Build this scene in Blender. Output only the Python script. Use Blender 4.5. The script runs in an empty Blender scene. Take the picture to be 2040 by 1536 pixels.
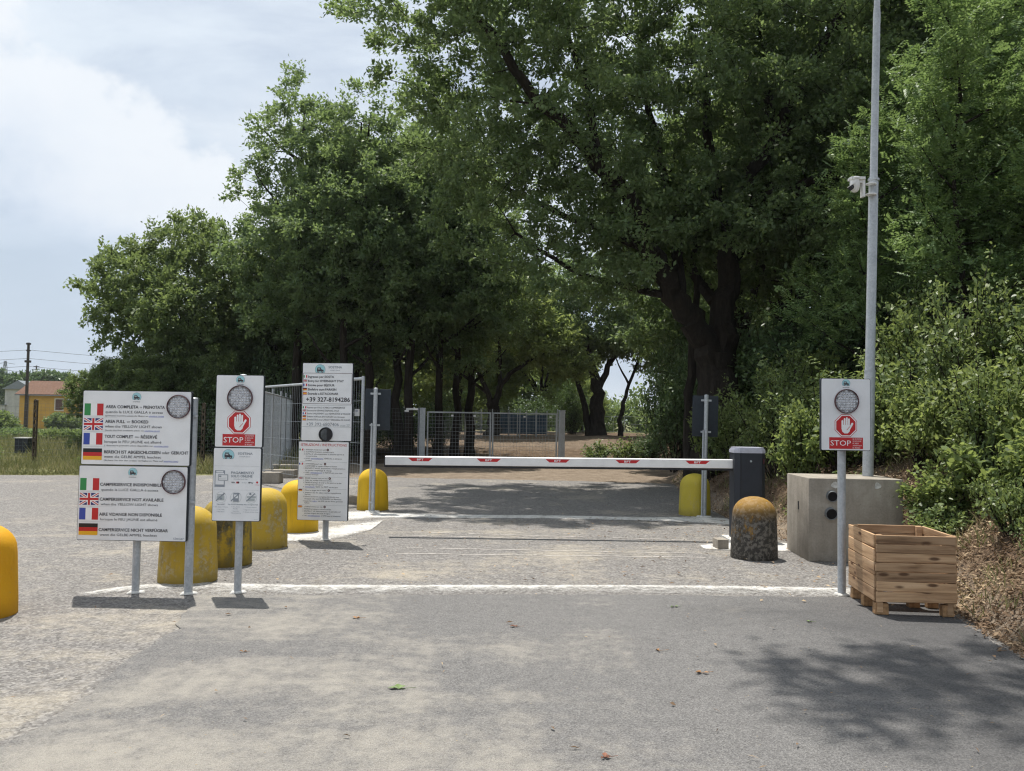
# Gated motorhome park entrance: barrier, information signs, concrete bollards, oak wood behind.
import bpy, bmesh, math, random
import numpy as np
from mathutils import Matrix, Vector

R = math.radians
scene = bpy.context.scene
COL = scene.collection

# ------------------------------------------------------------------ camera
cam_data = bpy.data.cameras.new('camera')
cam_data.sensor_fit = 'HORIZONTAL'
cam_data.sensor_width = 36.0
cam_data.lens = 30.0
cam_data.clip_start = 0.05
cam_data.clip_end = 9000.0
cam = bpy.data.objects.new('camera', cam_data)
COL.objects.link(cam)
cam.matrix_world = (Matrix.Translation((0, 0, 1.45)) @ Matrix.Rotation(R(90 + 2.36), 4, 'X')
                    @ Matrix.Rotation(R(0.85), 4, 'Z'))
scene.camera = cam

# ------------------------------------------------------------------ sun, sky, exposure
SUN_DIR = Vector((-0.13, 0.30, 1.0)).normalized()          # towards the sun
SUN_EL = math.asin(SUN_DIR.z)
SUN_AZ = math.atan2(SUN_DIR.x, SUN_DIR.y)
sun_data = bpy.data.lights.new('sun', 'SUN')
sun_data.energy = 4.2
sun_data.angle = R(0.55)
sun_data.color = (1.0, 0.955, 0.88)
sun = bpy.data.objects.new('sun', sun_data)
COL.objects.link(sun)
sun.rotation_euler = SUN_DIR.to_track_quat('Z', 'Y').to_euler()
sun.location = (0, 0, 60)

scene.view_settings.view_transform = 'Standard'
scene.view_settings.look = 'None'
scene.view_settings.gamma = 1.0
scene.view_settings.exposure = 0.47
scene.view_settings.use_curve_mapping = False
scene.cycles.max_bounces = 8
scene.cycles.diffuse_bounces = 4
scene.cycles.glossy_bounces = 2
scene.cycles.transmission_bounces = 6
scene.cycles.transparent_max_bounces = 8
scene.cycles.volume_bounces = 0
scene.cycles.caustics_reflective = False
scene.cycles.caustics_refractive = False
scene.cycles.use_adaptive_sampling = True
scene.cycles.adaptive_threshold = 0.02
scene.cycles.use_denoising = True
scene.cycles.denoiser = 'OPENIMAGEDENOISE'
scene.cycles.filter_width = 1.2


class Nodes:
    """small helper to wire shader nodes"""
    def __init__(self, tree):
        self.t = tree
        tree.nodes.clear()

    def new(self, kind, **kw):
        n = self.t.nodes.new(kind)
        for k, v in kw.items():
            setattr(n, k, v)
        return n

    def link(self, a, b):
        self.t.links.new(a, b)

    def put(self, sock, v):
        if isinstance(v, bpy.types.NodeSocket):
            self.link(v, sock)
        elif v is not None:
            if sock.type == 'RGBA' and not isinstance(v, (int, float)) and len(v) == 3:
                v = (*v, 1.0)
            sock.default_value = v

    def math(self, op, a, b=None, clamp=False):
        n = self.new('ShaderNodeMath', operation=op, use_clamp=clamp)
        self.put(n.inputs[0], a)
        if b is not None:
            self.put(n.inputs[1], b)
        return n.outputs[0]

    def smooth(self, v, lo, hi):
        n = self.new('ShaderNodeMapRange', interpolation_type='SMOOTHSTEP')
        self.put(n.inputs['Value'], v)
        n.inputs['From Min'].default_value = lo
        n.inputs['From Max'].default_value = hi
        return n.outputs[0]

    def mix(self, f, a, b, blend='MIX'):
        n = self.new('ShaderNodeMix', data_type='RGBA', blend_type=blend)
        self.put(n.inputs[0], f)
        self.put(n.inputs[6], a)
        self.put(n.inputs[7], b)
        return n.outputs[2]

    def noise(self, vec, scale, detail=4.0, rough=0.55, dist=0.0):
        n = self.new('ShaderNodeTexNoise')
        if vec is not None:
            self.link(vec, n.inputs['Vector'])
        n.inputs['Scale'].default_value = scale
        n.inputs['Detail'].default_value = detail
        n.inputs['Roughness'].default_value = rough
        n.inputs['Distortion'].default_value = dist
        return n.outputs['Fac']

    def voronoi(self, vec, scale, out='Distance', feature='F1'):
        n = self.new('ShaderNodeTexVoronoi', feature=feature)
        if vec is not None:
            self.link(vec, n.inputs['Vector'])
        n.inputs['Scale'].default_value = scale
        return n.outputs[out]

    def ramp(self, f, stops):
        n = self.new('ShaderNodeValToRGB')
        cr = n.color_ramp
        while len(cr.elements) < len(stops):
            cr.elements.new(0.5)
        for e, (p, c) in zip(cr.elements, stops):
            e.position = p
            e.color = (*c, 1.0) if len(c) == 3 else c
        self.put(n.inputs[0], f)
        return n.outputs[0]

    def mapping(self, vec, scale=(1, 1, 1), loc=(0, 0, 0), rot=(0, 0, 0)):
        n = self.new('ShaderNodeMapping')
        self.link(vec, n.inputs[0])
        n.inputs['Location'].default_value = loc
        n.inputs['Rotation'].default_value = rot
        n.inputs['Scale'].default_value = scale
        return n.outputs[0]

    def bump(self, h, strength=0.3, dist=0.01):
        n = self.new('ShaderNodeBump')
        self.put(n.inputs['Height'], h)
        n.inputs['Strength'].default_value = strength
        n.inputs['Distance'].default_value = dist
        return n.outputs[0]


# world: clear-sky model with a veil of high cloud and cumulus
world = bpy.data.worlds.new('World')
scene.world = world
world.use_nodes = True
n = Nodes(world.node_tree)
sky = n.new('ShaderNodeTexSky', sky_type='NISHITA')
sky.sun_disc = False
sky.sun_elevation = SUN_EL
sky.sun_rotation = SUN_AZ
sky.altitude = 100
sky.air_density = 1.0
sky.dust_density = 2.0
sky.ozone_density = 1.2
tc = n.new('ShaderNodeTexCoord')
sep = n.new('ShaderNodeSeparateXYZ')
n.link(tc.outputs['Generated'], sep.inputs[0])
gx, gy, gz = sep.outputs
# cloud layer coordinates: direction projected on a high plane
den = n.math('ADD', n.math('MAXIMUM', gz, 0.0), 0.22)
cx_, cy_ = n.math('DIVIDE', gx, den), n.math('DIVIDE', gy, den)
comb = n.new('ShaderNodeCombineXYZ')
n.link(cx_, comb.inputs[0]); n.link(cy_, comb.inputs[1])
plane = comb.outputs[0]
veil = n.smooth(n.noise(n.mapping(plane, (0.8, 1.7, 1), (3.1, 0.4, 0)), 1.5, 6, 0.6, 0.6), 0.28, 0.68)
low = n.smooth(gz, 0.42, 0.02)                                 # haze thickens to the horizon
veil = n.math('MAXIMUM', n.math('ADD', n.math('MULTIPLY', veil, 0.50), 0.42), n.math('MULTIPLY', low, 0.92))
# cumulus bank: lumpy top edge across the view, ragged underside
slope = n.math('ADD', n.math('MULTIPLY', gx, -0.60), 0.02)
lump = n.noise(n.mapping(tc.outputs['Generated'], (1, 1, 1.25), (2.7, 5.1, 1.9)), 8.0, 9, 0.56, 0.0)
lump2 = n.noise(n.mapping(tc.outputs['Generated'], (1, 1, 1.6), (7.3, 2.1, 0.7)), 2.6, 5, 0.5)
hgt = n.math('ADD', n.math('SUBTRACT', gz, slope), n.math('MULTIPLY', n.math('SUBTRACT', 0.5, lump), 0.36))
top_edge = n.smooth(hgt, 0.09, 0.045)
under = n.smooth(hgt, -0.20, -0.03)
cumulus = n.math('MULTIPLY', top_edge, under)
broken = n.smooth(n.math('ADD', lump2, n.math('MULTIPLY', lump, 0.30)), 0.58, 0.76)
cumulus = n.math('MAXIMUM', cumulus, n.math('MULTIPLY', broken, 0.45))
cloud_col = n.mix(n.smooth(n.math('ADD', hgt, n.math('MULTIPLY', lump, 0.12)), -0.10, 0.10), (6.5, 7.4, 8.7), (8.7, 9.1, 9.6))
c1 = n.mix(veil, sky.outputs[0], n.mix(n.smooth(gz, 0.40, 0.05), (8.0, 8.8, 9.6), (5.2, 6.2, 7.5)))
c2 = n.mix(n.math('MULTIPLY', cumulus, 0.88), c1, cloud_col)
bg = n.new('ShaderNodeBackground')
n.put(bg.inputs[0], c2)
bg.inputs[1].default_value = 0.076
wout = n.new('ShaderNodeOutputWorld')
n.link(bg.outputs[0], wout.inputs[0])


# ------------------------------------------------------------------ object helpers
def tag(o, label=None, cat=None, group=None, kind=None):
    if label: o['label'] = label
    if cat: o['category'] = cat
    if group: o['group'] = group
    if kind: o['kind'] = kind
    return o


def empty(name, loc=(0, 0, 0), rz=0.0, parent=None):
    o = bpy.data.objects.new(name, None)
    o.empty_display_size = 0.1
    COL.objects.link(o)
    o.location = loc
    o.rotation_euler = (0, 0, rz)
    o.parent = parent
    return o


def link_mesh(name, me, parent=None, loc=(0, 0, 0), rot=(0, 0, 0), scale=(1, 1, 1)):
    o = bpy.data.objects.new(name, me)
    COL.objects.link(o)
    o.parent = parent
    o.location, o.rotation_euler, o.scale = loc, rot, scale
    return o


def copy_tree(o, parent=None, loc=None, rz=None, scale=None):
    c = o.copy()
    COL.objects.link(c)
    c.parent = parent
    if loc is not None: c.location = loc
    if rz is not None: c.rotation_euler = (0, 0, rz)
    if scale is not None: c.scale = (scale, scale, scale) if isinstance(scale, (int, float)) else scale
    for ch in o.children:
        copy_tree(ch, c)
    return c


class MB:
    """collects polygons; build() links them as one mesh object"""
    def __init__(self):
        self.v, self.f, self.m = [], [], []

    def add(self, verts, faces, mi=0):
        b = len(self.v)
        self.v.extend([tuple(p) for p in verts])
        for f in faces:
            self.f.append(tuple(i + b for i in f))
            self.m.append(mi)
        return self

    def box(self, c, s, rz=0.0, mi=0, mat=None):
        x, y, z = s[0] / 2, s[1] / 2, s[2] / 2
        p = [Vector((sx * x, sy * y, sz * z)) for sz in (-1, 1) for sy in (-1, 1) for sx in (-1, 1)]
        M = Matrix.Translation(c) @ (mat if mat is not None else Matrix.Rotation(rz, 4, 'Z'))
        p = [M @ q for q in p]
        return self.add(p, [(0, 2, 3, 1), (4, 5, 7, 6), (0, 1, 5, 4), (2, 6, 7, 3), (0, 4, 6, 2), (1, 3, 7, 5)], mi)

    def tube(self, pts, rad, nseg=8, mi=0, cap=True, gnarl=0.0):
        pts = [Vector(p) for p in pts]
        if isinstance(rad, (int, float)): rad = [rad] * len(pts)
        rings, ref = [], None
        for i, p in enumerate(pts):
            a = pts[max(i - 1, 0)]; b = pts[min(i + 1, len(pts) - 1)]
            d = (b - a).normalized()
            if ref is None:
                ref = d.orthogonal().normalized()
            ref = (ref - d * ref.dot(d)).normalized()
            s = d.cross(ref)
            rings.append([p + (ref * math.cos(t) + s * math.sin(t)) * rad[i] * (1 + gnarl * (0.5 * math.sin(5 * t + 1.1 * i) + 0.35 * math.sin(9 * t - 0.7 * i) + 0.4 * math.sin(2 * t + 0.55 * i) + random.uniform(-0.35, 0.35)))
                          for t in (2 * math.pi * k / nseg for k in range(nseg))])
        vs = [q for r in rings for q in r]
        fs = []
        for i in range(len(pts) - 1):
            for k in range(nseg):
                a, b = i * nseg + k, i * nseg + (k + 1) % nseg
                fs.append((a, b, b + nseg, a + nseg))
        if cap:
            fs.append(tuple(reversed(range(nseg))))
            fs.append(tuple(range((len(pts) - 1) * nseg, len(pts) * nseg)))
        return self.add(vs, fs, mi)

    def lathe(self, prof, nseg=32, c=(0, 0, 0), mi=0, wob=None):
        vs, fs = [], []
        for j, (r, z) in enumerate(prof):
            for k in range(nseg):
                t = 2 * math.pi * k / nseg
                q = r * (1 + (wob(t, z) if wob else 0))
                vs.append((c[0] + q * math.cos(t), c[1] + q * math.sin(t), c[2] + z))
        for j in range(len(prof) - 1):
            for k in range(nseg):
                a, b = j * nseg + k, j * nseg + (k + 1) % nseg
                fs.append((a, b, b + nseg, a + nseg))
        if prof[0][0] > 1e-4: fs.append(tuple(reversed(range(nseg))))
        if prof[-1][0] > 1e-4: fs.append(tuple(range((len(prof) - 1) * nseg, len(prof) * nseg)))
        return self.add(vs, fs, mi)

    def mesh(self, name, mats, smooth=False):
        me = bpy.data.meshes.new(name)
        me.from_pydata(self.v, [], self.f)
        for m in (mats if isinstance(mats, (list, tuple)) else [mats]):
            me.materials.append(m)
        if self.m and max(self.m) > 0:
            me.polygons.foreach_set('material_index', self.m)
        if smooth:
            me.polygons.foreach_set('use_smooth', [True] * len(me.polygons))
            me.set_sharp_from_angle(angle=R(38))
        me.update()
        return me

    def build(self, name, mats, parent=None, loc=(0, 0, 0), rot=(0, 0, 0), smooth=False):
        return link_mesh(name, self.mesh(name, mats, smooth), parent, loc, rot)


def bevelled(name, me, width, segs=2):
    bm = bmesh.new(); bm.from_mesh(me)
    bmesh.ops.remove_doubles(bm, verts=bm.verts, dist=1e-5)
    es = [e for e in bm.edges if len(e.link_faces) == 2 and e.calc_face_angle(0) > R(30)]
    bmesh.ops.bevel(bm, geom=es, offset=width, segments=segs, affect='EDGES', profile=0.6)
    bm.to_mesh(me); bm.free()
    me.polygons.foreach_set('use_smooth', [True] * len(me.polygons))
    me.set_sharp_from_angle(angle=R(35))
    return me


# ------------------------------------------------------------------ materials
def material(name, build, rough=0.6, metal=0.0, spec=0.5):
    m = bpy.data.materials.new(name)
    m.use_nodes = True
    n = Nodes(m.node_tree)
    out = n.new('ShaderNodeOutputMaterial')
    b = n.new('ShaderNodeBsdfPrincipled')
    b.inputs['Roughness'].default_value = rough
    b.inputs['Metallic'].default_value = metal
    b.inputs['Specular IOR Level'].default_value = spec
    n.link(b.outputs[0], out.inputs[0])
    n.b, n.out = b, out
    n.tc = n.new('ShaderNodeTexCoord')
    n.obj = n.tc.outputs['Object']
    g = n.new('ShaderNodeNewGeometry')
    n.geo = g
    n.pos = g.outputs['Position']
    n.rand = n.new('ShaderNodeObjectInfo').outputs['Random']
    build(n)
    return m


def plain(name, col, rough=0.6, metal=0.0, var=0.12, scale=12.0, bump=0.0, spec=0.5):
    def f(n):
        fac = n.noise(n.obj, scale, 5, 0.6)
        lo = tuple(c * (1 - var) for c in col); hi = tuple(min(1, c * (1 + var)) for c in col)
        n.put(n.b.inputs['Base Color'], n.mix(n.smooth(fac, 0.3, 0.7), lo, hi))
        n.put(n.b.inputs['Roughness'], n.math('ADD', n.math('MULTIPLY', fac, 0.2), rough - 0.1, True))
        if bump:
            n.put(n.b.inputs['Normal'], n.bump(n.noise(n.obj, scale * 6, 4), bump, 0.004))
    return material(name, f, rough, metal, spec)


def shifted(n, amount=37.0):
    """object coordinates offset per object so that copies differ"""
    c = n.new('ShaderNodeCombineXYZ')
    for i in range(3):
        n.link(n.math('MULTIPLY', n.rand, amount * (1 + i * 0.37)), c.inputs[i])
    v = n.new('ShaderNodeVectorMath', operation='ADD')
    n.link(n.obj, v.inputs[0]); n.link(c.outputs[0], v.inputs[1])
    return v.outputs[0]


M = {}
M['steel'] = material('galvanised_steel', lambda n: (
    n.put(n.b.inputs['Base Color'], n.ramp(n.math('ADD', n.math('MULTIPLY', n.voronoi(n.obj, 60, 'Color'), 0.35), n.math('MULTIPLY', n.noise(n.obj, 7, 5), 0.65)),
          [(0.2, (0.32, 0.345, 0.37)), (0.75, (0.50, 0.525, 0.55))])),
    n.put(n.b.inputs['Roughness'], n.math('ADD', n.math('MULTIPLY', n.noise(n.obj, 22, 4), 0.3), 0.32))), 0.45, 0.25)
M['dark_steel'] = plain('weathered_steel', (0.20, 0.22, 0.235), 0.5, 0.5, 0.25, 20)
M['panel_back'] = plain('anthracite_powder_coat', (0.022, 0.029, 0.038), 0.6, 0, 0.2, 30, spec=0.3)
M['panel_face'] = plain('white_sign_film', (0.78, 0.79, 0.81), 0.32, 0, 0.045, 5)
M['cabinet'] = plain('anthracite_cabinet_paint', (0.021, 0.025, 0.034), 0.5, 0, 0.12, 9, 0.05, 0.35)
M['cap_grey'] = plain('light_grey_plastic', (0.42, 0.43, 0.50), 0.45, 0, 0.08, 15)
M['white_metal'] = plain('white_painted_aluminium', (0.80, 0.80, 0.80), 0.35, 0, 0.04, 8)
M['white_plastic'] = plain('white_plastic', (0.74, 0.74, 0.73), 0.4, 0, 0.05, 15)
M['black_rubber'] = plain('black_rubber', (0.018, 0.018, 0.022), 0.7, 0, 0.2, 20)
M['red'] = plain('red_print', (0.52, 0.015, 0.02), 0.4, 0, 0.04, 8)
M['lamp_rim'] = plain('dark_red_lamp_rim', (0.085, 0.026, 0.032), 0.4, 0, 0.1, 20)
M['ink'] = plain('dark_print', (0.035, 0.035, 0.045), 0.5, 0, 0.02, 8)
M['grey_ink'] = plain('grey_print', (0.26, 0.29, 0.33), 0.5, 0, 0.02, 8)
M['line_ink'] = plain('pale_rule_print', (0.42, 0.46, 0.47), 0.5, 0, 0.02, 8)
M['blue_ink'] = plain('blue_link_print', (0.12, 0.16, 0.50), 0.5, 0, 0.02, 8)
M['white_ink'] = plain('white_print', (0.85, 0.85, 0.86), 0.4, 0, 0.02, 8)
M['teal'] = plain('pale_teal_print', (0.33, 0.60, 0.66), 0.45, 0, 0.05, 8)
M['flag_green'] = plain('flag_green', (0.03, 0.26, 0.07), 0.45, 0, 0.03, 8)
M['flag_blue'] = plain('flag_blue', (0.035, 0.07, 0.38), 0.45, 0, 0.03, 8)
M['flag_navy'] = plain('flag_navy', (0.03, 0.03, 0.18), 0.45, 0, 0.03, 8)
M['flag_gold'] = plain('flag_gold', (0.80, 0.42, 0.02), 0.45, 0, 0.03, 8)
M['flag_black'] = plain('flag_black', (0.012, 0.010, 0.012), 0.45, 0, 0.03, 8)


def lens(n):
    n.put(n.b.inputs['Base Color'], n.ramp(n.noise(n.obj, 70, 2), [(0.3, (0.36, 0.37, 0.40)), (0.7, (0.72, 0.73, 0.76))]))
M['lens'] = material('clear_lens', lens, 0.18, 0.0, 0.8)


def bollard_mat(name, paint, top, grime, bare, wear_lo, wear_hi, lichen=None, foot=0.75, chip=0.8):
    def f(n):
        v = shifted(n)
        sp = n.new('ShaderNodeSeparateXYZ'); n.link(n.obj, sp.inputs[0])
        z = sp.outputs[2]
        fine = n.noise(v, 26, 8, 0.65)
        big = n.noise(n.mapping(v, (1, 1, 0.55)), 4.2, 6, 0.62, 0.4)
        streak = n.noise(n.mapping(v, (9, 9, 0.9)), 1.6, 4, 0.6)
        col = n.mix(n.smooth(big, 0.35, 0.7), paint, top)
        wear = n.smooth(n.math('ADD', n.math('MULTIPLY', big, 0.55), n.math('ADD', n.math('MULTIPLY', fine, 0.30), n.math('MULTIPLY', streak, 0.25))), wear_lo, wear_hi)
        splash = n.math('MULTIPLY', n.smooth(n.math('ADD', z, n.math('MULTIPLY', fine, 0.10)), 0.20, 0.08), foot)
        keep = n.smooth(z, 0.40, 0.60)                              # rain-washed dome keeps its paint
        wear = n.math('MULTIPLY', wear, n.math('SUBTRACT', 1.0, n.math('MULTIPLY', keep, 0.55)))
        col = n.mix(wear, col, n.mix(n.smooth(fine, 0.45, 0.6), grime, bare))
        col = n.mix(splash, col, n.mix(0.5, grime, paint))
        chips = n.math('MULTIPLY', n.smooth(n.noise(v, 15, 8, 0.74), 0.635, 0.675), chip)
        col = n.mix(chips, col, n.mix(n.smooth(fine, 0.4, 0.6), (0.20, 0.18, 0.15), (0.38, 0.35, 0.30)))
        drip = n.math('MULTIPLY', n.smooth(n.noise(n.mapping(v, (14, 14, 0.5)), 1.0, 3, 0.5), 0.58, 0.72), 0.35)
        col = n.mix(n.math('MULTIPLY', drip, n.smooth(z, 0.50, 0.40)), col, grime)
        if lichen:
            col = n.mix(n.math('MULTIPLY', n.smooth(n.noise(v, 11, 7, 0.7), 0.62, 0.70), 0.9), col, lichen)
        n.put(n.b.inputs['Base Color'], col)
        h = n.math('ADD', n.noise(v, 60, 5), n.math('MULTIPLY', wear, -0.8))
        n.put(n.b.inputs['Normal'], n.bump(h, 0.35, 0.006))
    return material(name, f, 0.72, 0, 0.35)


M['yellow_new'] = bollard_mat('yellow_paint_fresh', (0.60, 0.36, 0.008), (0.66, 0.42, 0.015), (0.33, 0.22, 0.02), (0.40, 0.32, 0.10), 0.72, 0.9)
M['yellow_orange'] = bollard_mat('yellow_orange_paint', (0.62, 0.30, 0.004), (0.66, 0.34, 0.008), (0.36, 0.19, 0.01), (0.55, 0.40, 0.18), 0.60, 0.78)
M['yellow_worn'] = bollard_mat('yellow_paint_worn', (0.46, 0.31, 0.03), (0.55, 0.36, 0.03), (0.18, 0.15, 0.07), (0.36, 0.33, 0.24), 0.50, 0.72)
M['yellow_dirty'] = bollard_mat('yellow_paint_dirty', (0.38, 0.26, 0.02), (0.50, 0.34, 0.03), (0.055, 0.05, 0.03), (0.12, 0.11, 0.06), 0.46, 0.60)
M['yellow_pale'] = bollard_mat('yellow_paint_pale', (0.46, 0.37, 0.04), (0.52, 0.41, 0.05), (0.24, 0.20, 0.08), (0.34, 0.31, 0.20), 0.58, 0.80)
M['mossy'] = bollard_mat('blackened_bollard', (0.42, 0.22, 0.02), (0.46, 0.24, 0.02), (0.040, 0.036, 0.030), (0.15, 0.135, 0.115), 0.38, 0.52, (0.22, 0.21, 0.185), 0.0)


def concrete(n):
    v = shifted(n)
    a = n.noise(v, 3.0, 7, 0.6, 0.3); b = n.noise(v, 45, 4, 0.6)
    streak = n.noise(n.mapping(v, (7, 7, 0.5)), 1.2, 4, 0.6)
    t = n.math('ADD', n.math('MULTIPLY', a, 0.5), n.math('ADD', n.math('MULTIPLY', b, 0.2), n.math('MULTIPLY', streak, 0.3)))
    col = n.ramp(t, [(0.3, (0.17, 0.15, 0.122)), (0.5, (0.30, 0.268, 0.225)), (0.72, (0.47, 0.43, 0.37))])
    pits = n.smooth(n.voronoi(v, 28), 0.05, 0.12)
    n.put(n.b.inputs['Base Color'], n.mix(n.math('SUBTRACT', 1.0, pits), col, (0.13, 0.115, 0.10)))
    n.put(n.b.inputs['Normal'], n.bump(n.math('ADD', n.math('MULTIPLY', b, 0.6), pits), 0.4, 0.004))
M['concrete'] = material('cast_concrete', concrete, 0.85, 0, 0.25)


def wood(n):
    v = shifted(n)
    grain = n.noise(n.mapping(v, (2.0, 38, 38)), 1.0, 7, 0.62, 0.25)
    ringz = n.noise(n.mapping(v, (1.2, 9, 9)), 1.0, 3, 0.5, 1.4)
    col = n.ramp(n.math('ADD', n.math('MULTIPLY', grain, 0.6), n.math('MULTIPLY', ringz, 0.4)),
                 [(0.32, (0.15, 0.085, 0.048)), (0.43, (0.40, 0.26, 0.15)), (0.54, (0.57, 0.395, 0.24)), (0.72, (0.70, 0.52, 0.345))])
    tone = n.mix(n.rand, (0.66, 0.62, 0.60), (1.05, 0.98, 0.92))
    col = n.mix(1.0, col, tone, 'MULTIPLY')
    knots = n.smooth(n.voronoi(n.mapping(v, (4.2, 13, 13)), 1.0), 0.24, 0.10)
    col = n.mix(n.math('MULTIPLY', knots, 0.9), col, (0.085, 0.040, 0.020))
    stain = n.smooth(n.noise(n.mapping(v, (3, 8, 8)), 1.0, 5, 0.6), 0.60, 0.75)
    col = n.mix(n.math('MULTIPLY', stain, 0.75), col, (0.13, 0.078, 0.045))
    n.put(n.b.inputs['Base Color'], col)
    n.put(n.b.inputs['Normal'], n.bump(grain, 0.6, 0.004))
M['wood'] = material('pallet_wood', wood, 0.75, 0, 0.3)
M['wood_end'] = plain('pallet_block_wood', (0.36, 0.21, 0.10), 0.8, 0, 0.3, 30, 0.3)


def bark(n):
    v = shifted(n)
    ridges = n.noise(n.mapping(v, (1, 1, 0.18)), 13, 6, 0.65, 0.5)
    patch = n.noise(v, 2.5, 5, 0.6)
    col = n.ramp(n.math('ADD', n.math('MULTIPLY', ridges, 0.7), n.math('MULTIPLY', patch, 0.3)),
                 [(0.3, (0.012, 0.010, 0.008)), (0.52, (0.032, 0.026, 0.021)), (0.75, (0.075, 0.062, 0.050))])
    lich = n.smooth(n.noise(v, 5.0, 5, 0.6), 0.66, 0.74)
    n.put(n.b.inputs['Base Color'], n.mix(n.math('MULTIPLY', lich, 0.45), col, (0.11, 0.11, 0.09)))
    n.put(n.b.inputs['Normal'], n.bump(n.math('ADD', ridges, n.math('MULTIPLY', n.noise(n.mapping(v, (1, 1, 0.25)), 42, 4, 0.7), 0.5)), 1.0, 0.06))
M['bark'] = material('oak_bark', bark, 0.9, 0, 0.2)


def leaf_mat(name, dark, mid, light, trans, tfac=0.46, rough=0.50, spec=0.32):
    m = bpy.data.materials.new(name)
    m.use_nodes = True
    n = Nodes(m.node_tree)
    out = n.new('ShaderNodeOutputMaterial')
    g = n.new('ShaderNodeNewGeometry')
    island = g.outputs['Random Per Island']
    clump = n.noise(g.outputs['Position'], 0.9, 3, 0.6)
    t = n.math('ADD', n.math('MULTIPLY', island, 0.55), n.math('MULTIPLY', n.smooth(clump, 0.32, 0.68), 0.45))
    col = n.ramp(t, [(0.08, dark), (0.48, mid), (0.88, light)])
    b = n.new('ShaderNodeBsdfPrincipled')
    n.put(b.inputs['Base Color'], col)
    b.inputs['Roughness'].default_value = rough
    b.inputs['Specular IOR Level'].default_value = spec
    tr = n.new('ShaderNodeBsdfTranslucent')
    n.put(tr.inputs[0], n.mix(0.6, col, trans))
    mx = n.new('ShaderNodeMixShader')
    mx.inputs[0].default_value = tfac
    n.link(b.outputs[0], mx.inputs[1]); n.link(tr.outputs[0], mx.inputs[2])
    n.link(mx.outputs[0], out.inputs[0])
    return m


M['oak_leaf'] = leaf_mat('oak_leaves', (0.068, 0.106, 0.054), (0.122, 0.182, 0.084), (0.218, 0.288, 0.132), (0.313, 0.421, 0.120))
M['grove_leaf'] = leaf_mat('grove_leaves', (0.070, 0.119, 0.062), (0.114, 0.174, 0.084), (0.180, 0.246, 0.114), (0.338, 0.450, 0.125))
M['light_leaf'] = leaf_mat('light_oak_leaves', (0.068, 0.107, 0.046), (0.117, 0.172, 0.070), (0.200, 0.261, 0.108), (0.303, 0.384, 0.104), 0.48)
M['sunlit_leaf'] = leaf_mat('sun_lightened_leaves', (0.095, 0.140, 0.050), (0.167, 0.229, 0.082), (0.268, 0.323, 0.124), (0.403, 0.479, 0.124), 0.50)  # paler leaf colour stands in for sunlight on these crowns and shrubs
M['robinia_leaf'] = leaf_mat('robinia_leaflets', (0.082, 0.140, 0.058), (0.137, 0.219, 0.084), (0.233, 0.326, 0.126), (0.335, 0.465, 0.129), 0.36)
M['shrub_leaf'] = leaf_mat('shrub_leaves', (0.062, 0.104, 0.038), (0.135, 0.192, 0.066), (0.240, 0.295, 0.104), (0.31, 0.38, 0.10), 0.36, 0.46, 0.4)
M['dark_leaf'] = leaf_mat('evergreen_leaves', (0.050, 0.090, 0.041), (0.085, 0.146, 0.062), (0.148, 0.220, 0.089), (0.202, 0.295, 0.069), 0.26, 0.45, 0.35)
M['far_leaf'] = leaf_mat('far_foliage', (0.040, 0.062, 0.026), (0.062, 0.088, 0.036), (0.090, 0.120, 0.048), (0.10, 0.14, 0.04), 0.2, 0.6, 0.3)
M['grass'] = leaf_mat('grass_blades', (0.095, 0.115, 0.045), (0.185, 0.195, 0.085), (0.400, 0.345, 0.200), (0.28, 0.28, 0.10), 0.30, 0.6, 0.2)
M['dry_litter'] = leaf_mat('dry_leaf_litter', (0.060, 0.036, 0.022), (0.200, 0.132, 0.082), (0.52, 0.40, 0.26), (0.30, 0.20, 0.10), 0.1, 0.8, 0.2)

# ------------------------------------------------------------------ terrain
rng = np.random.default_rng(7)
EDGE_Y = [-400, -8, 4.0, 5.46, 6.72, 8.2, 9.3, 10.8, 13.3, 16, 20.5, 26, 45, 70, 120]
EDGE_X = [3.2, 3.1, 3.15, 3.27, 3.49, 3.75, 3.85, 3.45, 3.35, 3.45, 3.9, 4.8, 7.5, 14, 40]


def edge_x(y):
    return np.interp(y, EDGE_Y, EDGE_X)


def sstep(v, a, b):
    t = np.clip((v - a) / (b - a), 0, 1)
    return t * t * (3 - 2 * t)


def lumps(x, y):
    return (np.sin(x * 1.7 + y * 0.9) * np.sin(y * 1.3 - x * 0.6) + 0.6 * np.sin(x * 3.9 + 1.3) * np.sin(y * 4.3 + x)
            + 0.35 * np.sin(x * 9.1 - y * 5.2) * np.sin(y * 8.3 + 0.7))


def ground_z(x, y):
    x = np.asarray(x, float); y = np.asarray(y, float)
    s = x - edge_x(y)
    far = 1 - sstep(y, 60, 160)
    bank = np.where(s > 0, 2.25 * (1 - np.exp(-np.maximum(s, 0) / 2.7)), 0) * far * (1 - sstep(y, 24, 50) * 0.6)
    mound = 0.72 * sstep(y, 26.5, 44) * sstep(x, -9.5, -4) * (1 - sstep(x, 16, 40)) * (1 - sstep(y, 55, 110)) * (s < 0.0 + 60)
    mound = np.where(s > 0, mound * np.exp(-np.maximum(s, 0) / 3.0), mound)
    left = -0.75 * sstep(y, 30, 120) * (1 - sstep(x, -9, -3))
    off = np.maximum.reduce([sstep(s, 0.0, 0.5), sstep(y, 20.3, 21.5), sstep(-x, 27, 32), sstep(-y, 9, 14)])
    base = -0.05 + 0.06 * off
    return base + bank + mound + left + lumps(x, y) * 0.03 * off * far


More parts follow.
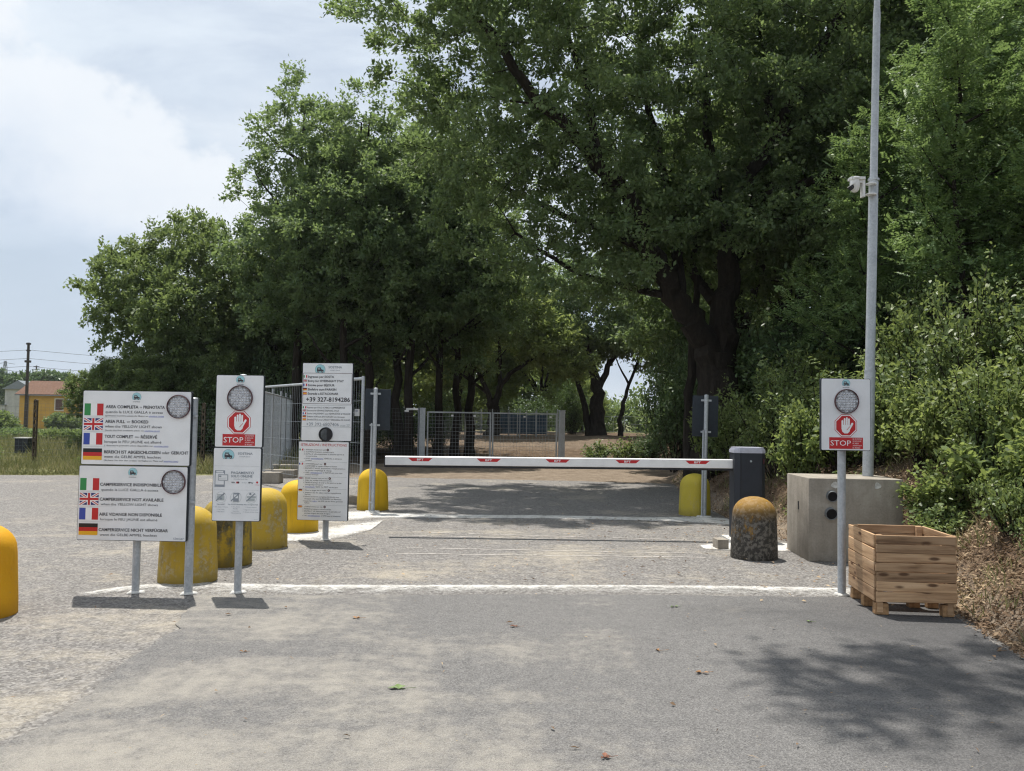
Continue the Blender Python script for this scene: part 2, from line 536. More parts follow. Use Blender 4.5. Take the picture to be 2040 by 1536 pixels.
def span(fine0, fine1, step, mid, mstep, lo, hi):
    a = list(np.arange(fine0, fine1 + 1e-6, step))
    up, v, st = [], fine1, mstep
    while v < hi:
        v += st
        if v > mid: st *= 1.35
        up.append(v)
    dn, v, st = [], fine0, mstep
    while v > lo:
        v -= st
        if v < -mid: st *= 1.35
        dn.append(v)
    return np.array(sorted(dn) + a + up)


gxs = span(-10, 12, 0.25, 40, 1.0, -4000, 4000)
gys = span(-6, 34, 0.25, 80, 1.2, -1500, 6000)
GX, GY = np.meshgrid(gxs, gys)
GZ = ground_z(GX, GY)
nx, ny = len(gxs), len(gys)


def grid_mesh(name, X, Y, Z, mat):
    h, w = X.shape
    me = bpy.data.meshes.new(name)
    V = np.stack([X, Y, Z], -1).reshape(-1, 3)
    i = np.arange(h * w).reshape(h, w)
    F = np.stack([i[:-1, :-1], i[:-1, 1:], i[1:, 1:], i[1:, :-1]], -1).reshape(-1, 4)
    raw_mesh(me, V, F)
    me.materials.append(mat)
    me.polygons.foreach_set('use_smooth', np.ones(len(F), bool))
    return me


def raw_mesh(me, V, F):
    """V (n,3), F (m,k) equal-sized polygons"""
    V = np.ascontiguousarray(V, np.float32); F = np.ascontiguousarray(F, np.int32)
    k = F.shape[1]
    me.vertices.add(len(V)); me.vertices.foreach_set('co', V.ravel())
    me.loops.add(F.size); me.loops.foreach_set('vertex_index', F.ravel())
    me.polygons.add(len(F))
    me.polygons.foreach_set('loop_start', np.arange(0, F.size, k, dtype=np.int32))
    me.polygons.foreach_set('loop_total', np.full(len(F), k, np.int32))
    me.update(calc_edges=True)


def ground_mat(n):
    sp = n.new('ShaderNodeSeparateXYZ'); n.link(n.pos, sp.inputs[0])
    x, y, z = sp.outputs
    wob = n.math('MULTIPLY', n.math('SUBTRACT', n.noise(n.pos, 0.6, 4), 0.5), 4.0)
    fine = n.noise(n.pos, 26, 6, 0.7); mid = n.noise(n.pos, 3.2, 5, 0.6)
    soil = n.ramp(n.math('ADD', n.math('MULTIPLY', fine, 0.6), n.math('MULTIPLY', mid, 0.4)),
                  [(0.30, (0.040, 0.027, 0.019)), (0.5, (0.115, 0.080, 0.054)), (0.68, (0.235, 0.175, 0.118))])
    grass = n.ramp(n.math('ADD', n.math('MULTIPLY', fine, 0.5), n.math('MULTIPLY', mid, 0.5)),
                   [(0.32, (0.075, 0.088, 0.036)), (0.5, (0.150, 0.155, 0.070)), (0.7, (0.280, 0.245, 0.135))])
    dirt = n.ramp(n.math('ADD', n.math('MULTIPLY', fine, 0.6), n.math('MULTIPLY', mid, 0.4)),
                  [(0.30, (0.11, 0.085, 0.062)), (0.5, (0.22, 0.175, 0.132)), (0.7, (0.36, 0.30, 0.235))])
    leftness = n.smooth(n.math('ADD', x, wob), -5.5, -8.5)
    farness = n.smooth(n.math('ADD', y, wob), 54, 66)
    col = n.mix(n.math('MAXIMUM', leftness, farness), soil, grass)
    strip = n.math('MULTIPLY', n.smooth(n.math('ADD', y, n.math('MULTIPLY', wob, 0.3)), 28.5, 26.5), n.smooth(z, 0.30, 0.12))
    strip = n.math('MULTIPLY', strip, n.math('SUBTRACT', 1.0, leftness))
    path = n.math('MULTIPLY', n.smooth(n.math('ADD', y, wob), 33, 36), n.smooth(n.math('ADD', x, wob), 5.5, 4.0))
    path = n.math('MULTIPLY', path, n.math('MULTIPLY', 0.45, n.math('SUBTRACT', 1.0, n.math('MAXIMUM', leftness, farness))))
    col = n.mix(n.math('MAXIMUM', strip, path), col, dirt)
    n.put(n.b.inputs['Base Color'], col)
    n.put(n.b.inputs['Normal'], n.bump(n.math('ADD', fine, n.noise(n.pos, 90, 3)), 0.6, 0.02))
M['ground'] = material('earth_and_grass', ground_mat, 0.95, 0, 0.1)
ground = link_mesh('ground', grid_mesh('ground', GX, GY, GZ, M['ground']))
tag(ground, 'brown earth bank and rough grass around the asphalt', 'ground', kind='structure')

# distant hills
hx = np.linspace(-5200, 3000, 160)
hz = 60 + 38 * np.sin(hx / 410 + 0.4) + 22 * np.sin(hx / 160) + 10 * np.sin(hx / 57)
hz = hz * (1 - 0.25 * sstep(hx, -1500, 1500))
HX = np.stack([hx, hx, hx, hx]); HY = np.stack([np.full_like(hx, 3900), np.full_like(hx, 4400), np.full_like(hx, 5000), np.full_like(hx, 5900)])
HZ = np.stack([np.full_like(hx, -6.0), hz * 0.6, hz, np.full_like(hx, -6.0)])
M['hill'] = plain('wooded_hill', (0.06, 0.085, 0.04), 0.95, 0, 0.35, 0.01, spec=0.1)
hills = link_mesh('hills', grid_mesh('hills', HX, HY, HZ, M['hill']))
tag(hills, 'low wooded hills on the far horizon', 'hills', kind='structure')


# ------------------------------------------------------------------ asphalt
def asphalt(n, dark, mid, lite, dust_and_lift, grain, dust_lo, dust_hi, fade=None, shade=None):
    sp = n.new('ShaderNodeSeparateXYZ'); n.link(n.pos, sp.inputs[0])
    x, y, z = sp.outputs
    agg = n.voronoi(n.pos, grain, 'Color')
    bw = n.new('ShaderNodeRGBToBW'); n.link(agg, bw.inputs[0])
    fine = n.noise(n.pos, grain * 1.6, 4, 0.7)
    mid_n = n.noise(n.pos, 9, 5, 0.65)
    big = n.noise(n.mapping(n.pos, (0.55, 1.0, 1)), 0.85, 6, 0.62, 0.5)
    t = n.math('ADD', n.math('MULTIPLY', bw.outputs[0], 0.42), n.math('ADD', n.math('MULTIPLY', fine, 0.36), n.math('MULTIPLY', mid_n, 0.22)))
    col = n.ramp(t, [(0.22, dark), (0.5, mid), (0.80, lite)])
    d = n.math('ADD', n.math('MULTIPLY', big, 0.72), n.math('MULTIPLY', mid_n, 0.28))
    lane = n.noise(n.mapping(n.pos, (1.9, 0.14, 1), (0.3, 2.2, 0), (0, 0, 0.06)), 1.0, 4, 0.6)
    d = n.math('ADD', d, n.math('MULTIPLY', n.math('SUBTRACT', lane, 0.5), 0.30))
    if fade:
        d = n.math('ADD', d, fade(n, x, y))
    d = n.smooth(d, dust_lo, dust_hi)
    d = n.math('MULTIPLY', d, n.math('ADD', 0.45, n.math('MULTIPLY', n.smooth(fine, 0.40, 0.62), 0.5)))
    col = n.mix(d, col, dust_and_lift)
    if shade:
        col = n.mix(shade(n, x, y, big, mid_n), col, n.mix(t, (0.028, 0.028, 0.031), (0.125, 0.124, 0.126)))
    specks = n.smooth(n.voronoi(n.mapping(n.pos, (1, 1, 1), (5.3, 1.7, 0)), 17), 0.085, 0.05)
    col = n.mix(n.math('MULTIPLY', specks, n.smooth(n.noise(n.pos, 1.7, 3), 0.5, 0.6)), col, (0.34, 0.27, 0.17))
    n.put(n.b.inputs['Base Color'], col)
    h = n.math('ADD', n.math('MULTIPLY', fine, 0.7), n.math('MULTIPLY', n.voronoi(n.pos, grain), 0.9))
    n.put(n.b.inputs['Normal'], n.bump(h, 0.75, 0.010))


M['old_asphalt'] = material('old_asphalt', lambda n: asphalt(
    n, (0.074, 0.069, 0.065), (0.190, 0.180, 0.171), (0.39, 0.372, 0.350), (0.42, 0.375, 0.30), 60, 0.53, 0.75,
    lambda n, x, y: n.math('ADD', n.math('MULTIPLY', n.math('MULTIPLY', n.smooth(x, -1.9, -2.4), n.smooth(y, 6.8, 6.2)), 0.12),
                           n.math('ADD', n.math('MULTIPLY', n.smooth(y, 14, 18), 0.05), n.math('MULTIPLY', n.math('MULTIPLY', n.smooth(y, 7.2, 7.8), n.smooth(y, 13.5, 12)), 0.055)))), 0.9, 0, 0.2)  # far end made paler in colour to lift the oak's cast shade
M['new_asphalt'] = material('new_asphalt', lambda n: asphalt(
    n, (0.090, 0.087, 0.086), (0.178, 0.173, 0.169), (0.295, 0.286, 0.274), (0.40, 0.370, 0.320), 130, 0.42, 0.66,
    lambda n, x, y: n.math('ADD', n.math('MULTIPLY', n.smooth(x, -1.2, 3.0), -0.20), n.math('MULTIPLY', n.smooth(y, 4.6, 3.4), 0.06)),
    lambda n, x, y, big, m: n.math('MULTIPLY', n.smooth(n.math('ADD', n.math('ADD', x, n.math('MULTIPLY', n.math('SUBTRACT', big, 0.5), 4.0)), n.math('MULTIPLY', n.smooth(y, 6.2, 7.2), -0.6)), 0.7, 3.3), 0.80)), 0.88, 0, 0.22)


def jitter_path(pts, step, amp, seed):
    r = np.random.default_rng(seed)
    out = []
    for a, b in zip(pts[:-1], pts[1:]):
        a, b = np.array(a, float), np.array(b, float)
        L = np.linalg.norm(b - a); k = max(1, int(L / step))
        nrm = np.array([-(b - a)[1], (b - a)[0]]) / max(L, 1e-6)
        for i in range(k):
            out.append(a + (b - a) * i / k + nrm * r.normal(0, amp))
    out.append(np.array(pts[-1], float))
    return out


def sheet(name, outline, z, mat, skirt=0.0):
    mb = MB()
    nn = len(outline)
    vs = [(p[0], p[1], z) for p in outline]
    fs = [tuple(range(nn))]
    if skirt:
        vs += [(p[0], p[1], z - skirt) for p in outline]
        fs += [(i, i + nn, (i + 1) % nn + nn, (i + 1) % nn) for i in range(nn)]
    mb.add(vs, fs)
    return mb.build(name, mat)


right = [(float(edge_x(y)) + 0.02, y) for y in np.arange(-9, 20.6, 0.8)]
right = jitter_path(right, 0.2, 0.025, 1)
back = jitter_path([(3.95, 20.4), (1.5, 21.0), (-2.5, 21.2), (-5.5, 21.3), (-8, 20.9), (-11, 20.2), (-16, 19.6), (-29, 19.2)], 0.25, 0.07, 2)
outline = [(-29, -9)] + [tuple(p) for p in right] + [tuple(p) for p in back]
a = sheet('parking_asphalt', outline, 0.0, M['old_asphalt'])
tag(a, 'coarse pale grey old asphalt of the car park', 'asphalt', kind='structure')
left = jitter_path([(-2.50, 7.0), (-2.44, 6.6), (-2.34, 6.25), (-2.27, 5.84), (-2.23, 5.4), (-2.23, 5.07), (-2.21, 4.77), (-2.16, 4.47),
                    (-2.15, 4.17), (-2.18, 3.88), (-2.2, 3.4), (-2.4, 2.4), (-2.6, -8.5)], 0.12, 0.016, 3)
rgt = jitter_path([(3.06, -8.5), (3.11, 4.0), (3.22, 5.46), (3.44, 6.72), (3.46, 7.25)], 0.15, 0.02, 4)
top = jitter_path([(3.46, 7.25), (1.9, 7.22), (0.8, 7.2), (-0.5, 7.1), (-1.8, 6.98), (-2.50, 7.0)], 0.12, 0.012, 5)
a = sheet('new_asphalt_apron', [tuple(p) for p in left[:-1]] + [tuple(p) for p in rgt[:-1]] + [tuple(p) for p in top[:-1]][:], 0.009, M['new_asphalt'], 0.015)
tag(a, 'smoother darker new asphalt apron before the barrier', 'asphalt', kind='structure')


# cement and lime residue bands, alpha broken up at their edges
def cement(n):
    at = n.new('ShaderNodeAttribute', attribute_name='cover')
    fine = n.noise(n.pos, 34, 6, 0.72); mid = n.noise(n.pos, 5, 5, 0.65)
    brk = n.math('ADD', n.math('MULTIPLY', fine, 0.55), n.math('MULTIPLY', mid, 0.45))
    al = n.smooth(n.math('ADD', at.outputs['Fac'], n.math('MULTIPLY', n.math('SUBTRACT', brk, 0.5), 1.5)), 0.22, 0.95)
    col = n.ramp(brk, [(0.32, (0.38, 0.36, 0.33)), (0.48, (0.55, 0.535, 0.505)), (0.7, (0.72, 0.71, 0.685))])
    n.put(n.b.inputs['Base Color'], col)
    n.put(n.b.inputs['Normal'], n.bump(fine, 0.3, 0.004))
    tr = n.new('ShaderNodeBsdfTransparent')
    mx = n.new('ShaderNodeMixShader')
    n.link(al, mx.inputs[0]); n.link(tr.outputs[0], mx.inputs[1]); n.link(n.b.outputs[0], mx.inputs[2])
    n.link(mx.outputs[0], n.out.inputs[0])
M['cement'] = material('cement_residue', cement, 0.9, 0, 0.15)


def band(name, pts, z, flo, fhi, label, rows=9, core=1.0):
    pts = np.array(pts, float)
    L = np.linspace(0, 1, len(pts)); T = np.linspace(0, 1, 60)
    xs = np.interp(T, L, pts[:, 0]); lo = np.interp(T, L, pts[:, 1]); hi = np.interp(T, L, pts[:, 2])
    V = np.linspace(0, 1, rows)
    X = np.repeat(xs[None], rows, 0); Y = lo[None] + (hi - lo)[None] * V[:, None]
    me = grid_mesh(name, X, Y, np.full_like(X, z), M['cement'])
    cov = np.minimum(np.minimum(V / flo, (1 - V) / fhi), 1)[:, None] * np.minimum(np.minimum(T / 0.05, (1 - T) / 0.03), 1)[None] * core
    at = me.attributes.new('cover', 'FLOAT', 'POINT')
    at.data.foreach_set('value', cov.ravel().astype(np.float32))
    o = link_mesh(name, me)
    return tag(o, label, 'cement', kind='structure')


band('cement_band', [(-3.50, 6.70, 6.92), (-3.23, 6.72, 7.28), (-2.78, 6.70, 7.55), (-2.36, 6.68, 7.50), (-1.79, 6.80, 7.46), (-0.5, 6.95, 7.55),
                     (0.82, 7.08, 7.65), (1.94, 7.08, 7.70), (2.61, 7.02, 7.70), (3.12, 6.95, 7.68)], 0.0125, 0.95, 0.10,
     'white cement band across the drive at the front signs', core=0.80)
band('cement_band', [(-2.75, 11.2, 13.5), (-2.2, 12.0, 13.6), (-1.9, 12.4, 13.3), (-0.89, 12.5, 13.15), (0.65, 12.62, 13.28), (2.17, 12.5, 13.2), (2.95, 12.2, 13.45), (3.42, 11.6, 13.3)], 0.006, 0.35, 0.2,
     'white cement band across the drive behind the barrier', core=0.85)
band('cement_band', [(-3.05, 9.75, 10.9), (-2.55, 9.72, 11.2), (-2.08, 9.9, 12.2), (-1.78, 10.9, 12.5)], 0.010, 0.3, 0.3,
     'pale cement patch around the instruction sign post', core=0.85)
band('cement_band', [(2.22, 9.9, 10.2), (2.6, 9.72, 10.6), (3.25, 9.72, 10.75), (3.6, 9.5, 10.4)], 0.006, 0.25, 0.25,
     'white cement patch around the barrier cabinet foot', core=1.0)

M['saw_white'] = plain('pale_sealant', (0.56, 0.52, 0.48), 0.8, 0, 0.3, 8)
M['saw_dark'] = plain('dark_sealant', (0.125, 0.12, 0.118), 0.8, 0, 0.3, 8)
for (x0, y0, x1, y1, w, m, lab) in [(-1.25, 11.02, 2.2, 10.66, .022, 'saw_white', 'pale saw cut line, farthest of the four pale ones'),
                                    (-1.22, 10.70, 1.8, 10.48, .018, 'saw_white', 'pale saw cut line, second farthest of the pale ones'),
                                    (-1.16, 9.68, 2.15, 9.58, .022, 'saw_white', 'pale saw cut line, second nearest of the four pale ones'),
                                    (-1.22, 9.26, 2.12, 9.30, .020, 'saw_white', 'pale saw cut line nearest the front signs')]:
    path = jitter_path([(x0, y0), (x1, y1)], 0.18, 0.006, int(y0 * 100))
    mb = MB()
    for p, q in zip(path[:-1], path[1:]):
        if rng.random() < 0.12: continue
        hw = w * (0.35 + 0.3 * rng.random())
        mb.add([(p[0], p[1] - hw, 0.004), (q[0], q[1] - hw, 0.004), (q[0], q[1] + hw, 0.004), (p[0], p[1] + hw, 0.004)], [(0, 1, 2, 3)])
    tag(mb.build('saw_cut_line', M[m]), lab, 'road marking', kind='structure')

# ------------------------------------------------------------------ vegetation
def unit(v):
    return v / np.maximum(np.linalg.norm(v, axis=-1, keepdims=True), 1e-9)


def leaf_mesh(name, P, A, Nn, L, W, mat, kind='quad'):
    """leaves at P with axis A, normal Nn, length L, width W"""
    A = unit(A); S = unit(np.cross(A, Nn)); U = np.cross(S, A)
    L = L[:, None]; W = W[:, None]
    base = P
    tip = P + A * L - U * L * 0.12
    if kind == 'quad':
        mid = P + A * L * 0.5 + U * W * 0.10
        V = np.stack([base, mid + S * W * 0.5, tip, mid - S * W * 0.5], 1).reshape(-1, 3)
        k = 4
    else:
        m1 = P + A * L * 0.30 + U * W * 0.12; m2 = P + A * L * 0.70 + U * W * 0.06
        V = np.stack([base, m1 + S * W * 0.48, m2 + S * W * 0.42, tip, m2 - S * W * 0.42, m1 - S * W * 0.48], 1).reshape(-1, 3)
        k = 6
    F = np.arange(len(V)).reshape(-1, k)
    me = bpy.data.meshes.new(name)
    raw_mesh(me, V, F)
    me.materials.append(mat)
    return me


def spray_leaves(rg, C, rad, per, centre, leaf, width, up=0.35, twigs=6, flat=0.75):
    """leaf positions/axes/normals for clusters centred at C"""
    m = len(C)
    out = unit(C - centre + 1e-6)
    T = unit(rg.normal(size=(m, twigs, 3)) + out[:, None] * 0.9 + np.array([0, 0, up]))
    idx = np.repeat(np.arange(m), per)
    tw = rg.integers(0, twigs, len(idx))
    d = T[idx, tw]
    t = rg.random(len(idx)) ** 0.6
    r = rad[idx]
    P = C[idx] + d * (t * r)[:, None] + rg.normal(size=(len(idx), 3)) * (r * 0.15)[:, None]
    P[:, 2] = C[idx, 2] + (P[:, 2] - C[idx, 2]) * flat
    A = unit(d + rg.normal(size=d.shape) * 0.75)
    Nn = rg.normal(size=d.shape) * 0.75 + np.array([0, 0, 0.9]) + out[idx] * 0.3
    L = leaf * (0.65 + 0.7 * rg.random(len(idx)))
    W = width * (0.65 + 0.7 * rg.random(len(idx)))
    return P, A, Nn, L, W


def sample_lobes(rg, lobes, count, spacing, zmin=-9):
    lob = np.array([l[:6] for l in lobes], float)
    vol = lob[:, 3] * lob[:, 4] * lob[:, 5]
    wt = vol ** 0.8; wt /= wt.sum()
    pts = np.zeros((0, 3)); tries = 0
    while len(pts) < count and tries < count * 14:
        tries += 1
        l = lob[rg.choice(len(lob), p=wt)]
        v = unit(rg.normal(size=3)); r = rg.random() ** 0.42
        p = l[:3] + v * r * l[3:6]
        if p[2] < zmin: continue
        if len(pts) and np.min(np.sum((pts - p) ** 2, 1)) < spacing * spacing: continue
        pts = np.vstack([pts, p])
    return pts


def grow(rg, limbs, C, nseg_big=10, tip=0.008, bark=None, reach=0.30):
    """tubes for limbs and for branches that reach each cluster centre"""
    mb = MB()
    nodes, rads = [], []
    for pts, r0, r1 in limbs:
        pts = np.array(pts, float)
        s = np.linspace(0, len(pts) - 1, (len(pts) - 1) * 4 + 1)
        f = np.stack([np.interp(s, np.arange(len(pts)), pts[:, k]) for k in range(3)], 1)
        # smooth corners and add slight crookedness
        for _ in range(2):
            f[1:-1] = 0.25 * f[:-2] + 0.5 * f[1:-1] + 0.25 * f[2:]
        f[1:-1] += rg.normal(size=f[1:-1].shape) * min(0.06, r0 * 0.22) * np.array([1, 1, 0.4])
        u = np.linspace(0, 1, len(f))
        rr = r0 + (r1 - r0) * u ** 0.8
        if pts[0][2] <= 0.01:
            rr = rr * (1 + 0.55 * np.exp(-np.maximum(f[:, 2] - pts[0][2], 0) / (r0 * 1.6 + 0.05)))
        mb.tube([tuple(p) for p in f], list(rr), (18 if r0 > 0.25 else nseg_big) if r0 > 0.1 else 6, gnarl=0.10 if r0 > 0.1 else 0.0)
        nodes.append(f[1:]); rads.append(rr[1:])
    NP = np.vstack(nodes); NR = np.concatenate(rads)
    if C is None:
        return mb
    order = np.argsort([np.min(np.sum((NP - c) ** 2, 1)) for c in C])
    for i in order:
        c = C[i]
        d = NP - c
        dist = np.sqrt(np.sum(d * d, 1))
        cost = dist + np.maximum(d[:, 2], 0) * 0.9 - np.minimum(NR, 0.1) * 1.0
        j = int(np.argmin(cost))
        p0, r0 = NP[j], NR[j]
        L = dist[j]
        k = 3 if L < 0.9 else 5
        t = np.linspace(0, 1, k + 1)[:, None]
        path = p0 + (c - p0) * t
        bow = np.array([rg.normal(0, 0.10), rg.normal(0, 0.10), -0.10 + rg.normal(0, 0.06)]) * L
        path = path + bow * (t * (1 - t) * 4) * 0.6
        rb = min(r0 * 0.62, 0.012 + 0.016 * L)
        rr = rb + (tip - rb) * t[:, 0]
        mb.tube([tuple(p) for p in path], list(np.maximum(rr, tip * 0.8)), 5 if rb > 0.02 else 4, cap=False)
        NP = np.vstack([NP, path[1:]]); NR = np.concatenate([NR, rr[1:]])
    return mb


def make_tree(name, seed, limbs, lobes, clusters, per, spacing, crad, leaf, width, leafmat, kind='quad', zmin=0.3, up=0.35, centre=None, branches=True):
    rg = np.random.default_rng(seed)
    C = sample_lobes(rg, lobes, clusters, spacing, zmin)
    cen = np.array(centre if centre is not None else np.mean([l[:3] for l in lobes], 0), float)
    mb = grow(rg, limbs, C if branches else None)
    root = empty(name)
    mb.build('trunk', M['bark'], root, smooth=True)
    rad = crad * (0.7 + 0.6 * rg.random(len(C)))
    P, A, Nn, L, W = spray_leaves(rg, C, rad, per, cen, leaf, width, up)
    link_mesh('crown', leaf_mesh('crown', P, A, Nn, L, W, leafmat, kind), root)
    return root


def place(root, loc, rz=0.0, scale=1.0, label=None, cat='tree', group=None):
    root.location = loc
    root.rotation_euler = (0, 0, rz)
    root.scale = (scale, scale, scale) if isinstance(scale, (int, float)) else scale
    return tag(root, label, cat, group)


def gz_at(x, y):
    return float(ground_z(np.array([x]), np.array([y]))[0])


# --- the great oak right of the drive (two stems from one butt, limbs read off the photo)
oak_limbs = [
    ([(0, 0, -0.3), (0.02, 0, 0.7), (-0.02, 0, 1.6), (-0.08, 0, 2.5)], 0.44, 0.40),
    ([(-0.12, 0, 2.2), (-0.55, -0.1, 3.1), (-1.05, -0.2, 3.7), (-1.5, -0.5, 4.4), (-2.0, -0.9, 5.5), (-3.2, -1.4, 6.5), (-4.4, -1.9, 7.7), (-5.6, -2.3, 9.2), (-6.4, -2.5, 10.4)], 0.33, 0.05),
    ([(0.08, 0, 2.2), (0.14, 0.1, 3.4), (0.18, 0.1, 4.4), (0.22, 0.1, 5.2), (0.45, 0.1, 5.9), (0.8, 0.0, 6.6), (1.1, -0.1, 7.4), (1.0, -0.2, 8.7), (0.8, -0.2, 10.3), (0.9, -0.2, 12.0)], 0.31, 0.05),
    ([(1.08, -0.1, 7.3), (1.8, -0.5, 8.6), (2.6, -0.9, 10.4), (3.2, -1.1, 12.0)], 0.15, 0.04),
    ([(0.2, 0.1, 5.0), (0.0, 0.3, 6.4), (-0.3, 0.4, 8.0), (0.0, 0.5, 10.4), (0.1, 0.6, 12.2)], 0.17, 0.04),
    ([(0.4, 0.1, 5.8), (1.5, -0.4, 6.1), (2.6, -0.8, 6.4), (3.7, -1.1, 6.6), (5.0, -1.2, 7.5), (5.8, -1.2, 8.3)], 0.14, 0.035),
    ([(1.0, -0.1, 7.2), (2.2, -0.3, 7.9), (3.4, -0.2, 8.7), (4.7, 0.1, 9.9), (5.4, 0.2, 10.8)], 0.13, 0.03),
    ([(-1.05, -0.2, 3.65), (-2.1, -0.2, 3.9), (-3.1, -0.2, 4.1), (-4.0, -0.3, 4.6), (-4.6, -0.4, 5.0)], 0.10, 0.03),
    ([(-0.95, -0.2, 3.6), (-0.9, 0.2, 5.0), (-1.3, 0.6, 7.0), (-1.7, 0.9, 9.4), (-1.8, 1.0, 11.0)], 0.16, 0.04),
    ([(-2.9, -1.3, 6.3), (-3.0, -0.6, 7.8), (-3.5, -0.3, 9.6), (-3.8, 0.0, 11.2)], 0.11, 0.03),
    ([(-1.6, -0.6, 4.6), (-3.0, 0.4, 5.4), (-4.8, 1.2, 6.4), (-6.4, 1.6, 7.4)], 0.11, 0.03),
    ([(0.1, 0.1, 3.9), (0.9, 1.4, 5.2), (1.8, 2.6, 6.8), (2.4, 3.4, 8.4)], 0.13, 0.03),
    ([(-0.1, 0.1, 3.6), (-0.6, 1.6, 5.0), (-1.4, 3.0, 6.8), (-2.0, 3.6, 8.4)], 0.13, 0.03),
]
oak_lobes = [(-5.9, -1.8, 9.3, 2.2, 2.4, 2.0), (-4.9, -0.6, 11.2, 2.1, 2.5, 1.8), (-4.2, -1.2, 7.2, 2.4, 2.4, 1.7), (-3.0, -0.8, 9.8, 2.6, 2.8, 2.4),
             (-4.4, -0.8, 5.4, 2.0, 2.0, 1.2), (-2.2, -1.0, 5.4, 1.9, 2.0, 1.3), (-0.4, -0.6, 7.6, 2.2, 2.6, 2.0), (-0.5, 0.2, 11.0, 3.0, 3.0, 2.3),
             (2.4, -0.6, 10.4, 2.6, 2.6, 2.4), (4.6, -0.4, 8.8, 2.3, 2.4, 1.8), (3.2, -0.9, 6.9, 2.0, 2.0, 1.3), (5.4, -0.6, 10.8, 2.0, 2.3, 1.9),
             (-1.2, 2.6, 7.6, 2.6, 2.2, 2.4), (2.4, 2.8, 7.8, 2.6, 2.0, 2.4), (-5.4, 1.2, 7.6, 2.2, 2.0, 1.8), (0.8, -1.0, 5.2, 1.5, 1.6, 0.9), (-3.1, -1.2, 4.3, 1.6, 1.4, 0.8),
             (-2.6, -2.7, 7.4, 1.8, 0.9, 1.5), (-1.0, -2.3, 9.2, 2.0, 1.0, 1.7), (-4.6, -3.2, 8.8, 1.7, 0.9, 1.4), (0.9, -2.0, 8.2, 1.6, 0.9, 1.5), (-2.0, -2.2, 10.8, 2.2, 1.0, 1.5)]
oak = make_tree('oak_tree', 11, oak_limbs, oak_lobes, 760, 300, 0.62, 0.56, 0.108, 0.062, M['oak_leaf'], zmin=3.4, centre=(-0.5, 0, 6.5))
place(oak, (4.62, 19.0, gz_at(4.62, 19.0) - 0.05), 0, 1.0, 'great oak with forked black trunk towering over the drive', 'tree')


# --- slender grove trees: three kinds, copied with turns and sizes
def slender(seed, h, mat, spread=1.9, low=3.0, per=120, clusters=330):
    rg = np.random.default_rng(seed)
    lean = rg.normal(0, 0.35, 2)
    top = (lean[0], lean[1], h * 0.97)
    limbs = [([(0, 0, -0.3), (lean[0] * 0.15, lean[1] * 0.1, h * 0.25), (lean[0] * 0.35, lean[1] * 0.3, h * 0.5), (lean[0] * 0.7, lean[1] * 0.7, h * 0.75), top], 0.19, 0.03)]
    for k in range(7):
        t = 0.28 + 0.09 * k
        a = k * 2.4 + rg.random()
        b = np.array([lean[0] * t, lean[1] * t, h * t])
        ln = spread * (1.05 - 0.5 * abs(t - 0.55)) * 0.9
        limbs.append(([tuple(b), tuple(b + np.array([math.cos(a) * ln * 0.5, math.sin(a) * ln * 0.5, 0.5])), tuple(b + np.array([math.cos(a) * ln, math.sin(a) * ln, 1.3]))], 0.07, 0.02))
    lobes = []
    for k in range(8):
        t = low / h + (0.95 - low / h) * k / 7
        w = spread * (0.75 + 0.45 * math.sin(math.pi * min(1, (k + 1.2) / 8)))
        a = rg.random() * 6.28
        lobes.append((lean[0] * t + math.cos(a) * 0.5, lean[1] * t + math.sin(a) * 0.5, h * t, w, w, h * 0.09 + 0.35))
    return make_tree('slender_oak_tree', seed, limbs, lobes, clusters, per, 0.62, 0.56, 0.125, 0.074, mat, zmin=low * 0.8)


protoA = slender(21, 12.0, M['grove_leaf'], 1.9, 5.0, 175, 175)
protoB = slender(22, 11.0, M['grove_leaf'], 2.0, 4.4, 175, 175)
protoC = slender(23, 10.0, M['grove_leaf'], 1.9, 5.2, 175, 150)
G1 = 'slender trees of the dark grove behind the fences'
grove = [  # proto, x, y, rz, scale, label
    (0, -7.15, 28.0, 0.3, 1.02, 'tallest slender tree at the left end of the dark grove'),
    (1, -6.35, 29.0, 1.9, 0.92, 'slender tree with leaning trunk behind the payment sign'),
    (2, -5.35, 27.0, 4.0, 0.98, 'slender tree with reddish trunk above the tall instruction sign'),
    (0, -4.55, 27.6, 2.2, 0.95, 'slender dark tree leaning behind the left dark sign back'),
    (1, -3.75, 28.4, 5.1, 1.00, 'slender dark tree just right of the left dark sign back'),
    (2, -3.35, 28.0, 0.9, 1.02, 'slender dark tree left of the wire gate'),
    (0, -2.45, 29.0, 3.6, 0.90, 'slender dark tree behind the left gate pillar'),
    (1, -1.95, 30.0, 1.2, 0.88, 'slender dark tree behind the left gate leaf'),
    (2, -1.5, 31.0, 5.6, 0.95, 'slender dark tree with bare lower trunk inside the gate'),
    (0, -8.7, 31.0, 4.4, 0.70, 'shorter slender tree filling the left flank of the grove'),
    (1, -7.9, 33.0, 2.8, 0.98, 'slender tree deep in the left part of the grove'),
    (2, -6.2, 34.0, 1.1, 1.12, 'tall slender tree deep in the middle of the grove'),
    (0, -4.2, 35.0, 3.2, 1.0, 'slender tree deep in the right part of the grove'),
]
protos = [protoA, protoB, protoC]
used = set()
for k, x, y, rz, s, lab in grove:
    o = protos[k] if k not in used else copy_tree(protos[k])
    used.add(k)
    place(o, (x, y, gz_at(x, y)), rz, s, lab, 'tree', G1)


